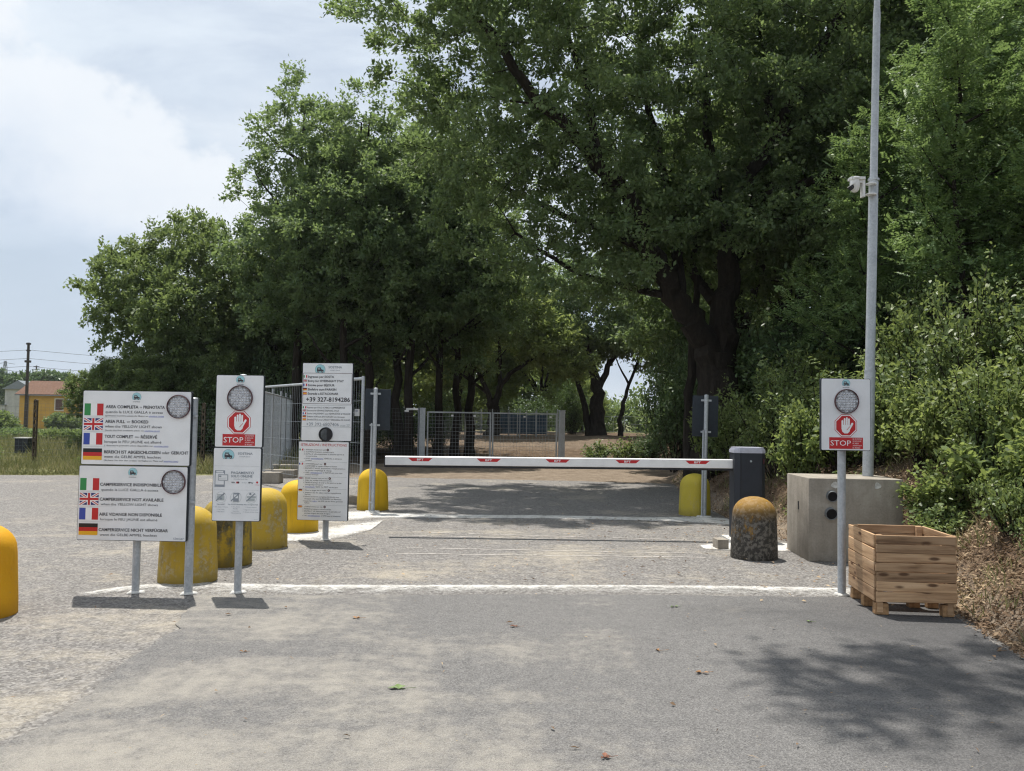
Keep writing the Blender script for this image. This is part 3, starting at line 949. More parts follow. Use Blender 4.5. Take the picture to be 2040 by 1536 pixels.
# --- round-headed oaks: open field tree at the left, woodland behind, shade tree beside the camera
def rounded(name, seed, h, spread, low, mat, clusters, per, leaf=0.15, width=0.09, trunk=0.24, forks=6, spacing=0.45, crad=0.62):
    rg = np.random.default_rng(seed)
    fork = h * 0.28
    limbs = [([(0, 0, -0.3), (0.05, 0, fork * 0.5), (0.0, 0.05, fork)], trunk, trunk * 0.8)]
    lobes = []
    for k in range(forks):
        a = 6.283 * k / forks + rg.normal(0, 0.3)
        r = spread * (0.55 + 0.2 * rg.random()); z = h * (0.55 + 0.28 * rg.random())
        e = np.array([math.cos(a) * r, math.sin(a) * r, z])
        limbs.append(([(0, 0, fork * 0.9), tuple(e * [0.35, 0.35, 0] + [0, 0, fork + (z - fork) * 0.45]), tuple(e)], trunk * 0.55, 0.03))
        lobes.append((e[0], e[1], e[2], spread * 0.48, spread * 0.48, h * 0.17))
        b = a + 0.5
        zl = low + (h * 0.5 - low) * rg.random()
        lobes.append((math.cos(b) * spread * 0.68, math.sin(b) * spread * 0.68, zl + h * 0.06, spread * 0.36, spread * 0.36, h * 0.12))
    limbs.append(([(0, 0, fork * 0.9), (0.1, -0.1, h * 0.55), (0, 0.1, h * 0.92)], trunk * 0.6, 0.03))
    lobes.append((0, 0, h * 0.82, spread * 0.55, spread * 0.55, h * 0.16))
    return make_tree(name, seed, limbs, lobes, clusters, per, spacing, crad, leaf, width, mat, zmin=low)


l1 = rounded('field_oak_tree', 31, 8.9, 3.4, 0.7, M['light_leaf'], 360, 190, trunk=0.2, spacing=0.62, crad=0.58)
place(l1, (-11.9, 31, gz_at(-11.9, 31)), 0.6, (0.90, 0.90, 0.98), 'broad lighter green oak at the left edge of the wood', 'tree')
l2 = copy_tree(l1)
place(l2, (-9.4, 34.5, gz_at(-9.4, 34.5)), 2.4, 0.86, 'round green oak tucked between the left oak and the grove', 'tree')

G1b = 'young oaks under the left oak'
for x, y, rz, s, lab in [(-14.4, 30.6, 0.7, 0.40, 'young oak leaning out at the left end of the wood'), (-13.0, 29.8, 3.3, 0.44, 'young oak filling the foot of the left oak at its outer edge'), (-11.5, 29.4, 1.4, 0.50, 'young oak behind the wide left sign'), (-10.1, 29.6, 5.0, 0.48, 'young oak between the wide sign and the payment sign')]:
    o = copy_tree(l1)
    place(o, (x, y, gz_at(x, y) - 0.2), rz, (s, s, s), lab, 'tree', G1b)

w1 = rounded('woodland_oak_tree', 41, 10.5, 3.6, 2.4, M['oak_leaf'], 330, 160, trunk=0.26, spacing=0.66, crad=0.6)
G2 = 'woodland oaks behind the barrier and the bank'
spots = [
    (8.6, 21.5, 0.4, 1.10, 'woodland oak directly behind the lamp pole'),
    (11.8, 20.0, 2.0, 1.05, 'woodland oak at the right edge above the bank'),
    (7.0, 26.0, 3.4, 1.0, 'woodland oak behind the great oak trunk to the right'),
    (13.0, 26.5, 5.2, 1.15, 'tall woodland oak far right behind the bank trees'),
    (10.0, 31.0, 1.0, 1.1, 'woodland oak deep behind the lamp pole'),
    (16.5, 23.0, 4.1, 1.1, 'woodland oak cut by the right picture edge'),
    (9.2, 37.0, 0.2, 0.9, 'woodland oak arching over the tunnel from the right'),
]
first = True
for x, y, rz, s, lab in spots:
    o = w1 if first else copy_tree(w1)
    first = False
    place(o, (x, y, gz_at(x, y)), rz, s, lab, 'tree', G2)

# tunnel trees beyond the gate
tl = [([(0, 0, -0.3), (0.02, 0, 1.3), (0.0, 0, 2.6), (-0.35, 0, 4.2), (-0.9, 0, 6.2)], 0.46, 0.14),
      ([(-0.35, -0.1, -0.3), (-0.55, -0.1, 1.2), (-1.05, -0.1, 3.0), (-1.5, -0.2, 4.4)], 0.20, 0.10),
      ([(0.0, 0, 2.4), (0.9, 0.3, 4.2), (1.8, 0.5, 6.0)], 0.22, 0.06), ([(-1.5, -0.2, 4.3), (-2.6, -0.5, 5.6)], 0.1, 0.04)]
tlobes = [(-2.6, 0, 5.8, 2.4, 2.4, 1.4), (-0.8, 0, 7.6, 2.6, 2.6, 1.8), (1.6, 0.3, 6.4, 2.2, 2.2, 1.6), (-3.6, 0.5, 7.2, 2.0, 2.2, 1.5), (0.6, -0.4, 5.2, 1.8, 1.8, 0.8)]
t1 = make_tree('tunnel_oak_tree', 51, tl, tlobes, 300, 90, 0.5, 0.7, 0.19, 0.12, M['oak_leaf'], zmin=3.9)
place(t1, (4.5, 45, gz_at(4.5, 45) - 0.05), 0, 1.0, 'thick black twin trunk standing at the end of the tunnel', 'tree')
s2 = [([(0, 0, -0.3), (0.1, 0, 1.3), (0.35, 0, 2.4), (0.9, 0, 4.0), (1.4, 0, 5.2)], 0.15, 0.05), ([(0.5, 0, 2.8), (-0.2, 0.1, 4.2)], 0.07, 0.03)]
t2 = make_tree('thin_tunnel_tree', 52, s2, [(1.2, 0, 5.6, 1.8, 1.6, 1.1), (-0.2, 0.2, 5.0, 1.5, 1.5, 0.9), (2.2, 0, 4.2, 1.2, 1.2, 0.8)], 120, 90, 0.45, 0.6, 0.17, 0.11, M['oak_leaf'], zmin=2.9)
place(t2, (5.75, 45.5, gz_at(5.75, 45.5) - 0.05), 0, 1.0, 'thin leaning trunk right of the thick tunnel trunk', 'tree')
t3l = [([(0, 0, -0.3), (0.0, 0, 1.0), (0.05, 0, 1.7)], 0.30, 0.26), ([(0.05, 0, 1.5), (0.4, 0, 2.6), (1.3, 0, 3.5), (2.6, 0, 4.2)], 0.19, 0.05),
       ([(0.0, 0, 1.4), (-0.6, 0, 2.8), (-1.4, 0.1, 4.2)], 0.17, 0.05), ([(0.3, 0, 2.4), (0.3, 0.1, 4.2), (0.2, 0, 6.0)], 0.13, 0.04), ([(-0.3, 0, 2.1), (-1.6, 0, 3.0), (-2.6, 0, 3.6)], 0.1, 0.04)]
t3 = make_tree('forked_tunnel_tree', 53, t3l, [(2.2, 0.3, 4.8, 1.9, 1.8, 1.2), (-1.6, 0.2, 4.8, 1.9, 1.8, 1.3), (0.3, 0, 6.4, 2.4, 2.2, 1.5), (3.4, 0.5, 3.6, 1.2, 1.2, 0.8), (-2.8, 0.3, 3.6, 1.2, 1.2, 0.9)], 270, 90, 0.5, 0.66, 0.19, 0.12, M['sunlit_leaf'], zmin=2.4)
place(t3, (-0.9, 42, gz_at(-0.9, 42) - 0.05), 0, 1.0, 'low forked oak behind the gate in the middle of the tunnel', 'tree')
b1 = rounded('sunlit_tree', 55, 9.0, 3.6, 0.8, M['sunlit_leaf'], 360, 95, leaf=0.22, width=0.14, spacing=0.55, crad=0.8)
G3 = 'sunlit trees beyond the tunnel'
first = True
for x, y, rz, s, lab in [(1.9, 56, 0.2, 0.92, 'sunlit yellow green tree at the end of the tunnel'), (-3.4, 54, 1.7, 0.95, 'sunlit tree behind the forked oak'),
                         (-8.5, 50, 2.9, 1.0, 'sunlit tree seen between the grove trunks'), (-13.0, 48, 4.2, 1.0, 'sunlit tree behind the left oak'),
                         (5.0, 60, 3.1, 0.42, 'small sunlit tree right of the tunnel end'), (12.6, 52, 5.0, 1.0, 'sunlit tree behind the right woodland')]:
    o = b1 if first else copy_tree(b1)
    first = False
    place(o, (x, y, gz_at(x, y)), rz, s, lab, 'tree', G3)

# slim dark trunk in front of the great oak
th = [([(0, 0, -0.2), (-0.12, 0, 1.2), (-0.05, 0, 2.6), (0.1, 0, 4.2), (0.0, 0, 5.6)], 0.15, 0.06), ([(0, 0, 3.4), (-0.8, -0.2, 4.4), (-1.5, -0.3, 5.0)], 0.06, 0.03)]
th_t = make_tree('slim_oak_tree', 57, th, [(-0.8, 0, 5.4, 1.3, 1.2, 0.9), (0.3, 0.2, 6.0, 1.2, 1.2, 0.9)], 90, 100, 0.4, 0.55, 0.14, 0.085, M['oak_leaf'], zmin=3.9)
place(th_t, (4.15, 19.6, gz_at(4.15, 19.6)), 0, 1.0, 'slim dark trunk rising beside the right dark sign back', 'tree')

# shade tree beside the camera, crown above the picture (throws the dappled shade on the apron)
shl = [([(0, 0, -0.3), (0.0, 0, 2.5), (-0.1, 0.1, 5.5), (-0.2, 0.4, 8.6), (-0.3, 0.6, 11.5)], 0.28, 0.06),
       ([(-0.1, 0.2, 6.6), (-1.4, 0.9, 8.4), (-2.7, 1.5, 9.7), (-4.1, 1.9, 10.5)], 0.12, 0.03), ([(-0.1, 0.2, 7.6), (0.8, -0.4, 9.8), (1.2, -1.0, 11.4)], 0.1, 0.03)]
shd = make_tree('apron_oak_tree', 58, shl, [(-3.8, 1.9, 10.5, 1.6, 0.8, 0.6), (-2.5, 1.3, 10.9, 1.4, 1.1, 0.7), (-0.9, 0.9, 11.4, 1.9, 1.7, 1.2), (0.8, -0.5, 11.4, 1.6, 1.6, 1.1), (-2.9, -0.4, 11.0, 0.9, 0.5, 0.4)],
                170, 110, 0.42, 0.55, 0.13, 0.08, M['oak_leaf'], zmin=9.0)
place(shd, (5.3, 6.2, gz_at(5.3, 6.2)), 0, 1.0, 'oak beside the drive whose high crown overhangs the apron', 'tree')


# --- robinia saplings on the bank: feathery compound leaves
def robinia(seed, h, spread, sprays, name='robinia_tree'):
    rg = np.random.default_rng(seed)
    limbs = [([(0, 0, -0.2), (0.05, 0.0, h * 0.3), (-0.1, 0.05, h * 0.6), (0.05, 0, h)], 0.07, 0.012)]
    tips = []
    for k in range(26):
        t = 0.18 + 0.80 * (k / 25.0); a = k * 2.4 + rg.normal(0, 0.4)
        ln = spread * (1.0 - 0.55 * t) * (0.75 + 0.5 * rg.random())
        b = np.array([0.0, 0, h * t]); e = b + np.array([math.cos(a) * ln, math.sin(a) * ln, ln * (0.35 + 0.3 * rg.random())])
        m = (b + e) / 2 + np.array([0, 0, -0.08 * ln])
        limbs.append(([tuple(b), tuple(m), tuple(e)], 0.025, 0.006))
        tips.append((b, m, e))
    mb = grow(rg, limbs, None, 7)
    root = empty(name)
    mb.build('trunk', M['bark'], root, smooth=True)
    # compound leaves hung along the outer part of the branches
    k = rg.integers(0, len(tips), sprays)
    B = np.array([x[0] for x in tips])[k]; Ee = np.array([x[2] for x in tips])[k]
    t = (0.25 + 0.8 * rg.random(sprays) ** 0.7)[:, None]
    P = B + (Ee - B) * t + rg.normal(size=(sprays, 3)) * 0.17
    ax = unit((Ee - B) * [1, 1, 0.5] * 0.6 + rg.normal(size=(sprays, 3)) * 0.75 + np.array([0, 0, 0.35]))
    nn = unit(rg.normal(size=(sprays, 3)) * 0.45 + np.array([0, 0, 1.0]))
    side = unit(np.cross(ax, nn)); Ls = 0.17 + 0.13 * rg.random(sprays)
    PP, AA, NN, LL, WW = [], [], [], [], []
    for j in range(6):
        u = 0.15 + 0.85 * j / 5
        for sg in ((-1, 1) if j < 5 else (0,)):
            PP.append(P + ax * (Ls * u)[:, None] - np.array([0, 0, 1]) * (Ls * u * u * 0.10)[:, None])
            AA.append(unit(side * sg + ax * (0.35 if sg else 1.0))); NN.append(nn + rg.normal(size=nn.shape) * 0.25)
            LL.append(np.full(sprays, 0.062) * (0.7 + 0.6 * rg.random(sprays))); WW.append(np.full(sprays, 0.034) * (0.7 + 0.6 * rg.random(sprays)))
    link_mesh('crown', leaf_mesh('crown', np.vstack(PP), np.vstack(AA), np.vstack(NN), np.concatenate(LL), np.concatenate(WW), M['robinia_leaf']), root)
    return root


rb1 = robinia(61, 5.6, 1.7, 3300)
rb2 = robinia(62, 4.6, 1.5, 2800)
G4 = 'feathery robinia saplings on the bank'
first = {0: True, 1: True}
for k, x, y, rz, s, lab in [(0, 7.3, 13.8, 0.0, 1.1, 'feathery light green robinia just right of the lamp pole'), (0, 9.3, 15.0, 2.1, 1.30, 'tallest feathery robinia near the right picture edge'),
                            (1, 6.5, 15.2, 1.0, 1.05, 'small feathery robinia left of the lamp pole foot'), (1, 8.6, 13.2, 3.9, 1.05, 'feathery robinia low beside the right picture edge'),
                            (0, 8.2, 16.6, 4.6, 1.15, 'feathery robinia behind the lamp pole'), (1, 10.6, 17.0, 5.5, 1.5, 'feathery robinia high at the right picture edge')]:
    p = (rb1, rb2)[k]
    o = p if first[k] else copy_tree(p)
    first[k] = False
    place(o, (x, y, gz_at(x, y)), rz, s, lab, 'tree', G4)


# --- shrubs
def shrub(name, seed, h, spread, stems, per_stem, leaf, width, mat, kind='hex', tight=0.05, twigs=5):
    """separate leafy shoots with side twigs, so that dark gaps stay between them"""
    rg = np.random.default_rng(seed)
    mb = MB(); PP, AA = [], []
    for k in range(stems):
        a = rg.random() * 6.28; ln = spread * (0.15 + 0.85 * rg.random()); hh = h * (0.45 + 0.65 * rg.random() ** 1.3) * (1 - 0.35 * ln / spread)
        b = np.array([math.cos(a) * ln * 0.2, math.sin(a) * ln * 0.2, -0.05])
        e = np.array([math.cos(a) * ln, math.sin(a) * ln, hh])
        m = (b + e) / 2 + np.array([0, 0, hh * 0.14]) + rg.normal(0, 0.05, 3)
        mb.tube([tuple(b), tuple(m), tuple(e)], [0.014, 0.009, 0.003], 4, cap=False)
        segs = [(m, e, 1.0)]
        for q in range(twigs):
            t = 0.25 + 0.7 * rg.random()
            o = b + (m - b) * t * 2 if t < 0.5 else m + (e - m) * (t * 2 - 1)
            d = unit(rg.normal(size=3) + np.array([math.cos(a) * 0.6, math.sin(a) * 0.6, 0.9]))
            segs.append((o, o + d * h * (0.10 + 0.16 * rg.random()), 0.8))
            mb.tube([tuple(o), tuple(segs[-1][1])], [0.005, 0.002], 3, cap=False)
        cnt = np.array([max(3, int(per_stem * (0.30 if i == 0 else 0.70 / twigs))) for i in range(len(segs))])
        for (p, q, w), c in zip(segs, cnt):
            t = rg.random(c) ** 0.7
            pts = p + (q - p) * t[:, None] + rg.normal(size=(c, 3)) * tight * w
            PP.append(pts)
            AA.append(unit(rg.normal(size=pts.shape) * 0.8 + unit(q - p) * 0.7))
    P, A = np.vstack(PP), np.vstack(AA)
    keep = P[:, 2] > 0.02
    P, A = P[keep], A[keep]
    Nn = rg.normal(size=P.shape) * 0.6 + np.array([0, -0.25, 1.0])
    L = leaf * (0.6 + 0.8 * rg.random(len(P))); W = width * (0.6 + 0.8 * rg.random(len(P)))
    root = empty(name)
    mb.build('stems', M['bark'], root)
    link_mesh('foliage', leaf_mesh('foliage', P, A, Nn, L, W, mat, kind), root)
    return root


sA = shrub('bank_shrub', 71, 1.7, 0.85, 34, 120, 0.066, 0.034, M['shrub_leaf'])
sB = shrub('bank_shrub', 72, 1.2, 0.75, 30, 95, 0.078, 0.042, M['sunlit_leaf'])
sC = shrub('evergreen_shrub', 73, 2.6, 1.3, 70, 120, 0.085, 0.042, M['dark_leaf'], tight=0.09)
sD = shrub('low_bush', 74, 0.62, 0.60, 26, 60, 0.056, 0.030, M['shrub_leaf'], tight=0.04)
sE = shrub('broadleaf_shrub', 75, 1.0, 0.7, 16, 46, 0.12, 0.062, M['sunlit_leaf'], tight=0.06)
shr = [sA, sB, sC, sD, sE]
seen = set()


def put_shrub(k, x, y, rz, s, lab, grp, cat='shrub'):
    o = shr[k] if k not in seen else copy_tree(shr[k])
    seen.add(k)
    hsh = math.sin(x * 12.9898 + y * 78.233) * 43758.5453; hsh -= math.floor(hsh)
    place(o, (x, y, gz_at(x, y)), rz, (s * (1.12 - 0.3 * hsh), s * (1.12 - 0.3 * hsh), s * (0.72 + 0.62 * hsh)), lab, cat, grp)


G5 = 'sunlit leafy shrubs on the bank'
for k, x, y, s, lab in [
    (0, 4.25, 13.6, 0.95, 'leafy shrub just right of the right dark sign back'), (0, 4.7, 12.6, 1.0, 'leafy shrub above the barrier cabinet'),
    (1, 4.15, 12.2, 0.85, 'low leafy shrub behind the barrier cabinet'), (0, 5.3, 11.6, 1.05, 'leafy shrub left of the right stop sign'),
    (1, 4.75, 11.2, 0.85, 'leafy shrub above the left end of the concrete block'), (0, 5.7, 10.6, 1.05, 'leafy shrub behind the concrete block'),
    (1, 5.0, 10.4, 0.8, 'leafy shrub touching the back of the concrete block'), (0, 6.3, 10.3, 1.15, 'bushy shrub right of the lamp pole foot'),
    (1, 5.45, 9.6, 0.95, 'leafy shrub at the right end of the concrete block'), (0, 6.2, 9.3, 1.1, 'leafy shrub high behind the wooden crate'),
    (1, 5.25, 8.5, 0.75, 'glossy shrub just behind the wooden crate'), (0, 5.9, 8.5, 0.95, 'leafy shrub at the right picture edge above the crate'),
    (1, 5.0, 7.7, 0.6, 'glossy shrub right of the wooden crate'), (1, 5.5, 7.5, 0.8, 'dense shrub at the right picture edge beside the crate'),
    (0, 6.9, 9.9, 1.2, 'tall shrub at the right picture edge'), (0, 6.0, 12.6, 1.2, 'tall leafy shrub behind the right stop sign'),
    (1, 5.2, 13.6, 1.1, 'leafy shrub between great oak and lamp pole'), (0, 7.2, 11.0, 1.1, 'pale leafy shrub behind the lamp pole shrubs'),
    (3, 4.45, 9.0, 0.8, 'low plant at the right end of the concrete block'), (3, 4.55, 7.9, 0.6, 'small plant sprouting behind the crate'),
    (3, 4.65, 6.5, 0.6, 'small plant low on the bank right of the crate'), (3, 3.72, 10.9, 0.55, 'small green tuft between cabinet and concrete block'),
    (3, 3.55, 13.0, 0.55, 'small green tuft beside the right yellow bollard'), (3, 4.2, 10.8, 0.7, 'low plant on the bank behind the concrete block'),
    (3, 4.3, 5.9, 0.5, 'small plant at the lower right picture edge'), (0, 4.15, 15.4, 1.0, 'leafy shrub at the foot of the great oak bank'),
    (0, 4.9, 15.0, 1.15, 'leafy shrub in front of the great oak trunk'), (1, 5.6, 15.8, 1.3, 'leafy shrub right of the great oak foot'), (1, 4.0, 17.2, 1.0, 'shaded shrub left of the great oak foot'),
    (3, 3.0, 29.5, 1.5, 'low green bush on the tunnel floor right of the gate'), (3, 3.9, 28.6, 1.7, 'low spreading bush beside the gate right pillar'), (3, 4.30, 7.35, 0.75, 'low plant beside the crate back corner'), (3, 4.55, 6.85, 0.8, 'low plant on the bank face right of the crate'), (1, 4.95, 6.3, 0.7, 'leafy shrub low at the right picture edge'),
    (4, 4.85, 8.3, 0.8, 'broad-leaved plant behind the crate'), (4, 5.6, 8.0, 0.9, 'broad-leaved shrub at the right picture edge'), (4, 4.6, 11.9, 0.9, 'broad-leaved shrub above the cabinet'), (4, 6.4, 11.4, 1.1, 'broad-leaved shrub right of the lamp pole'),
    (4, 5.15, 9.2, 0.7, 'broad-leaved plant right of the concrete block'), (4, 5.4, 12.4, 1.0, 'broad-leaved shrub behind the right stop sign'), (0, 5.05, 9.0, 0.8, 'leafy shoots above the crate back'),
    (3, -15.2, 24.9, 1.0, 'weedy clump in the grass left of the wide sign'), (3, -11.2, 23.2, 0.9, 'weedy clump in the verge behind the wide sign'), (3, -18.4, 26.2, 1.2, 'weedy clump in the field near the dark box'), (3, 4.20, 8.35, 0.8, 'low plant between crate and concrete block end'), (1, 4.45, 8.7, 0.6, 'leafy shrub hugging the right end of the concrete block'), (3, 4.1, 6.6, 0.55, 'small plant low beside the crate'), (3, 5.1, 6.9, 0.9, 'broad low plant right of the crate at the picture edge'), (3, 4.75, 7.2, 0.7, 'low plant above the crate corner'), (3, 4.9, 8.9, 1.0, 'low plant below the shrubs behind the crate'),
    (3, 5.2, 6.2, 0.8, 'low plant at the right picture edge below the shrubs')]:
    put_shrub(k, x, y, (x * 7.3 + y * 3.1) % 6.28, s, lab, G5)
G6 = 'dark evergreen undergrowth below the wood'
for x, y, s, lab in [
    (4.6, 23.5, 1.05, 'dark evergreen bush left of the slim oak trunk'), (5.4, 25.5, 1.3, 'dark evergreen bush behind the slim oak trunk'), (4.6, 28.0, 0.55, 'dark low bush at the right of the tunnel floor'),
    (5.6, 21.6, 1.15, 'dark bush at the foot of the great oak'), (6.3, 17.6, 1.25, 'dark bush right of the great oak trunk'), (7.4, 17.0, 1.35, 'dark bush between great oak and lamp pole'),
    (8.8, 17.6, 1.4, 'dark bush behind the lamp pole'), (10.2, 17.4, 1.4, 'dark bush at the right behind the robinias'), (9.6, 20.0, 1.5, 'dark bush deep behind the robinias'), (6.6, 20.0, 1.4, 'dark bush behind the great oak trunk'),
    (-9.6, 28.4, 0.95, 'dark bush left of the temporary fence'), (-8.3, 29.6, 1.15, 'dark bush behind the temporary fence row'), (-7.0, 30.8, 1.1, 'dark bush under the tallest grove tree'),
    (-10.8, 29.8, 1.1, 'dark bush under the left oak'), (-12.2, 29.4, 0.95, 'dark bush behind the big left sign'), (-13.9, 30.0, 0.9, 'dark bush left of the big left sign'),
    (-5.6, 31.5, 1.05, 'dark bush behind the tall instruction sign'), (-4.2, 32.5, 1.0, 'dark bush behind the left dark sign back'), (-2.9, 34.0, 0.8, 'dark bush left of the gate far behind'),
    (3.4, 48.0, 1.0, 'dark round bush behind the gate right of the forked oak'), (1.4, 49.0, 1.1, 'dark round bush behind the gate'), (6.6, 30.5, 1.3, 'dark bush at the right wall of the tunnel'), (7.4, 34.0, 1.3, 'dark bush farther along the tunnel wall')]:
    put_shrub(2, x, y, (x * 5.3 + y * 2.7) % 6.28, s, lab, G6)

# a mass of woodland far behind, seen only through gaps
rg = np.random.default_rng(81)
C = []
for x0, x1, yy, hh, nn in [(-24, -5, 62, 9, 330), (-6, 6.0, 74, 8, 260), (13.5, 46, 46, 12, 520), (10.5, 30, 70, 10, 150), (4.0, 17, 96, 3.6, 130)]:
    C.append(np.stack([rg.uniform(x0, x1, nn), yy + rg.normal(0, 2.5, nn), rg.random(nn) ** 0.7 * hh + 0.2], 1))
C = np.vstack(C)
C[:, 2] *= 0.75 + 0.25 * np.sin(C[:, 0] * 0.7)
P, A, Nn, L, W = spray_leaves(rg, C, np.full(len(C), 1.6), 70, np.array([0, 80, 3.0]), 0.42, 0.26)
wood_o = link_mesh('far_wood', leaf_mesh('far_wood', P, A, Nn, L, W, M['light_leaf']))
tag(wood_o, 'mass of woodland closing the view behind the trees', 'wood', kind='stuff')


# --- grass verge at the left and scattered litter
def blades(name, x, y, h, w, mat, seed, lean=0.45):
    r = np.random.default_rng(seed)
    z = ground_z(x, y)
    P = np.stack([x, y, z - 0.01], 1)
    A = unit(np.stack([r.normal(0, lean, len(x)), r.normal(0, lean, len(x)), np.ones(len(x))], 1))
    Nn = r.normal(size=P.shape)
    return leaf_mesh(name, P, A, Nn, h, w, mat)


nb = 52000
gx_ = rng.uniform(-24, -5.6, nb); gy_ = 20.6 + rng.random(nb) ** 1.7 * 22
gy_ = np.maximum(gy_, np.interp(gx_, [-24, -16, -11, -8, -5.6], [19.9, 20.1, 20.6, 21.2, 21.6]) + rng.random(nb) * 0.4)
tall = (np.sin(gx_ * 1.1) * np.sin(gy_ * 0.9) > 0.1)
hh_ = (0.14 + 0.40 * rng.random(nb) ** 2.0) * np.where((abs(gx_ + 16.2 + (gy_ - 26) * 0.3) < 1.6) & (gy_ < 30.2) & (gy_ > 24), 0.45, 1.0) * np.where(tall, 1.5, 0.8) * sstep(gy_, 20.3, 22.5).clip(0.35, 1)
go = link_mesh('verge_grass', blades('verge_grass', gx_, gy_, hh_, 0.012 + 0.016 * rng.random(nb), M['grass'], 5))
tag(go, 'rough grass verge with dry stalks along the left fence', 'grass', kind='stuff')
nb = 16000
bx = rng.uniform(3.3, 6.6, nb); by = rng.uniform(4.5, 21, nb)
kp = (bx > edge_x(by) + 0.03) & (np.sin(bx * 3.1 + by * 1.3) * np.sin(by * 2.2) > 0.12)
bx, by = bx[kp], by[kp]
bo = link_mesh('bank_grass', blades('bank_grass', bx, by, 0.06 + 0.16 * rng.random(len(bx)), 0.006 + 0.008 * rng.random(len(bx)), M['grass'], 6, 0.6))
tag(bo, 'sparse grass tufts on the earth bank', 'grass', kind='stuff')

# wood chips, dry leaves and twigs on the bank
nl = 110000
lx = 3.2 + rng.random(nl) ** 1.3 * 4.2; ly = np.where(rng.random(nl) < 0.55, rng.uniform(4.2, 10.5, nl), rng.uniform(3.8, 22, nl))
ok = lx > edge_x(ly) - 0.12 * rng.random(nl) ** 3
lx, ly = lx[ok], ly[ok]; nl = len(lx)
P = np.stack([lx, ly, np.maximum(ground_z(lx, ly), 0.0) + 0.012 + 0.035 * rng.random(nl)], 1)
A = unit(np.stack([rng.normal(size=nl), rng.normal(size=nl), rng.normal(0, 0.45, nl)], 1))
Nn = np.stack([rng.normal(-0.3, 0.4, nl), rng.normal(0, 0.4, nl), np.ones(nl)], 1)
L = 0.022 + 0.06 * rng.random(nl) ** 2; W = np.where(rng.random(nl) < 0.6, 0.006, 0.020) * (0.6 + 0.8 * rng.random(nl))
lo = link_mesh('bank_litter', leaf_mesh('bank_litter', P, A, Nn, L, W, M['dry_litter']))
tag(lo, 'dry leaves, straw and wood chips covering the earth bank', 'leaf litter', kind='stuff')
# thin scatter on the asphalt
nl = 2600
lx = rng.uniform(-3.6, 3.5, nl); ly = np.where(rng.random(nl) < 0.75, rng.uniform(7.5, 12.8, nl), rng.uniform(3.4, 21, nl))
ok = rng.random(nl) < 0.35 + 0.65 * sstep(lx, -1.5, 3.0)
lx, ly = lx[ok], ly[ok]; nl = len(lx)
P = np.stack([lx, ly, 0.022 + 0.006 * rng.random(nl)], 1)
A = unit(np.stack([rng.normal(size=nl), rng.normal(size=nl), rng.normal(0, 0.08, nl)], 1))
Nn = np.stack([rng.normal(0, 0.25, nl), rng.normal(0, 0.25, nl), np.ones(nl)], 1)
L = 0.018 + 0.045 * rng.random(nl) ** 2; W = np.where(rng.random(nl) < 0.6, 0.006, 0.02) * (0.6 + 0.8 * rng.random(nl))
lo = link_mesh('asphalt_litter', leaf_mesh('asphalt_litter', P, A, Nn, L, W, M['dry_litter']))
tag(lo, 'thin scatter of straw and dry leaves on the asphalt', 'leaf litter', kind='stuff')

# ------------------------------------------------------------------ printed signs
M['cement_plain'] = plain('white_cement', (0.56, 0.55, 0.52), 0.9, 0, 0.2, 20, 0.3)
_glyphs = {}


def text_geo(s, bold=False):
    """flat glyph mesh of a string in the built-in font: verts, faces, width, cap height"""
    key = (s, bold)
    if key not in _glyphs:
        cu = bpy.data.curves.new('t', 'FONT')
        cu.body = s
        cu.size = 1.0
        cu.resolution_u = 2
        if bold: cu.offset = 0.018
        ob = bpy.data.objects.new('t', cu)
        me = bpy.data.meshes.new_from_object(ob)
        v = [(p.co.x, p.co.y) for p in me.vertices]
        f = [tuple(p.vertices) for p in me.polygons]
        bpy.data.objects.remove(ob); bpy.data.curves.remove(cu); bpy.data.meshes.remove(me)
        _glyphs[key] = (v, f)
    return _glyphs[key]


_cap = None


def cap_height():
    global _cap
    if _cap is None:
        v, f = text_geo('H')
        _cap = max(p[1] for p in v)
    return _cap


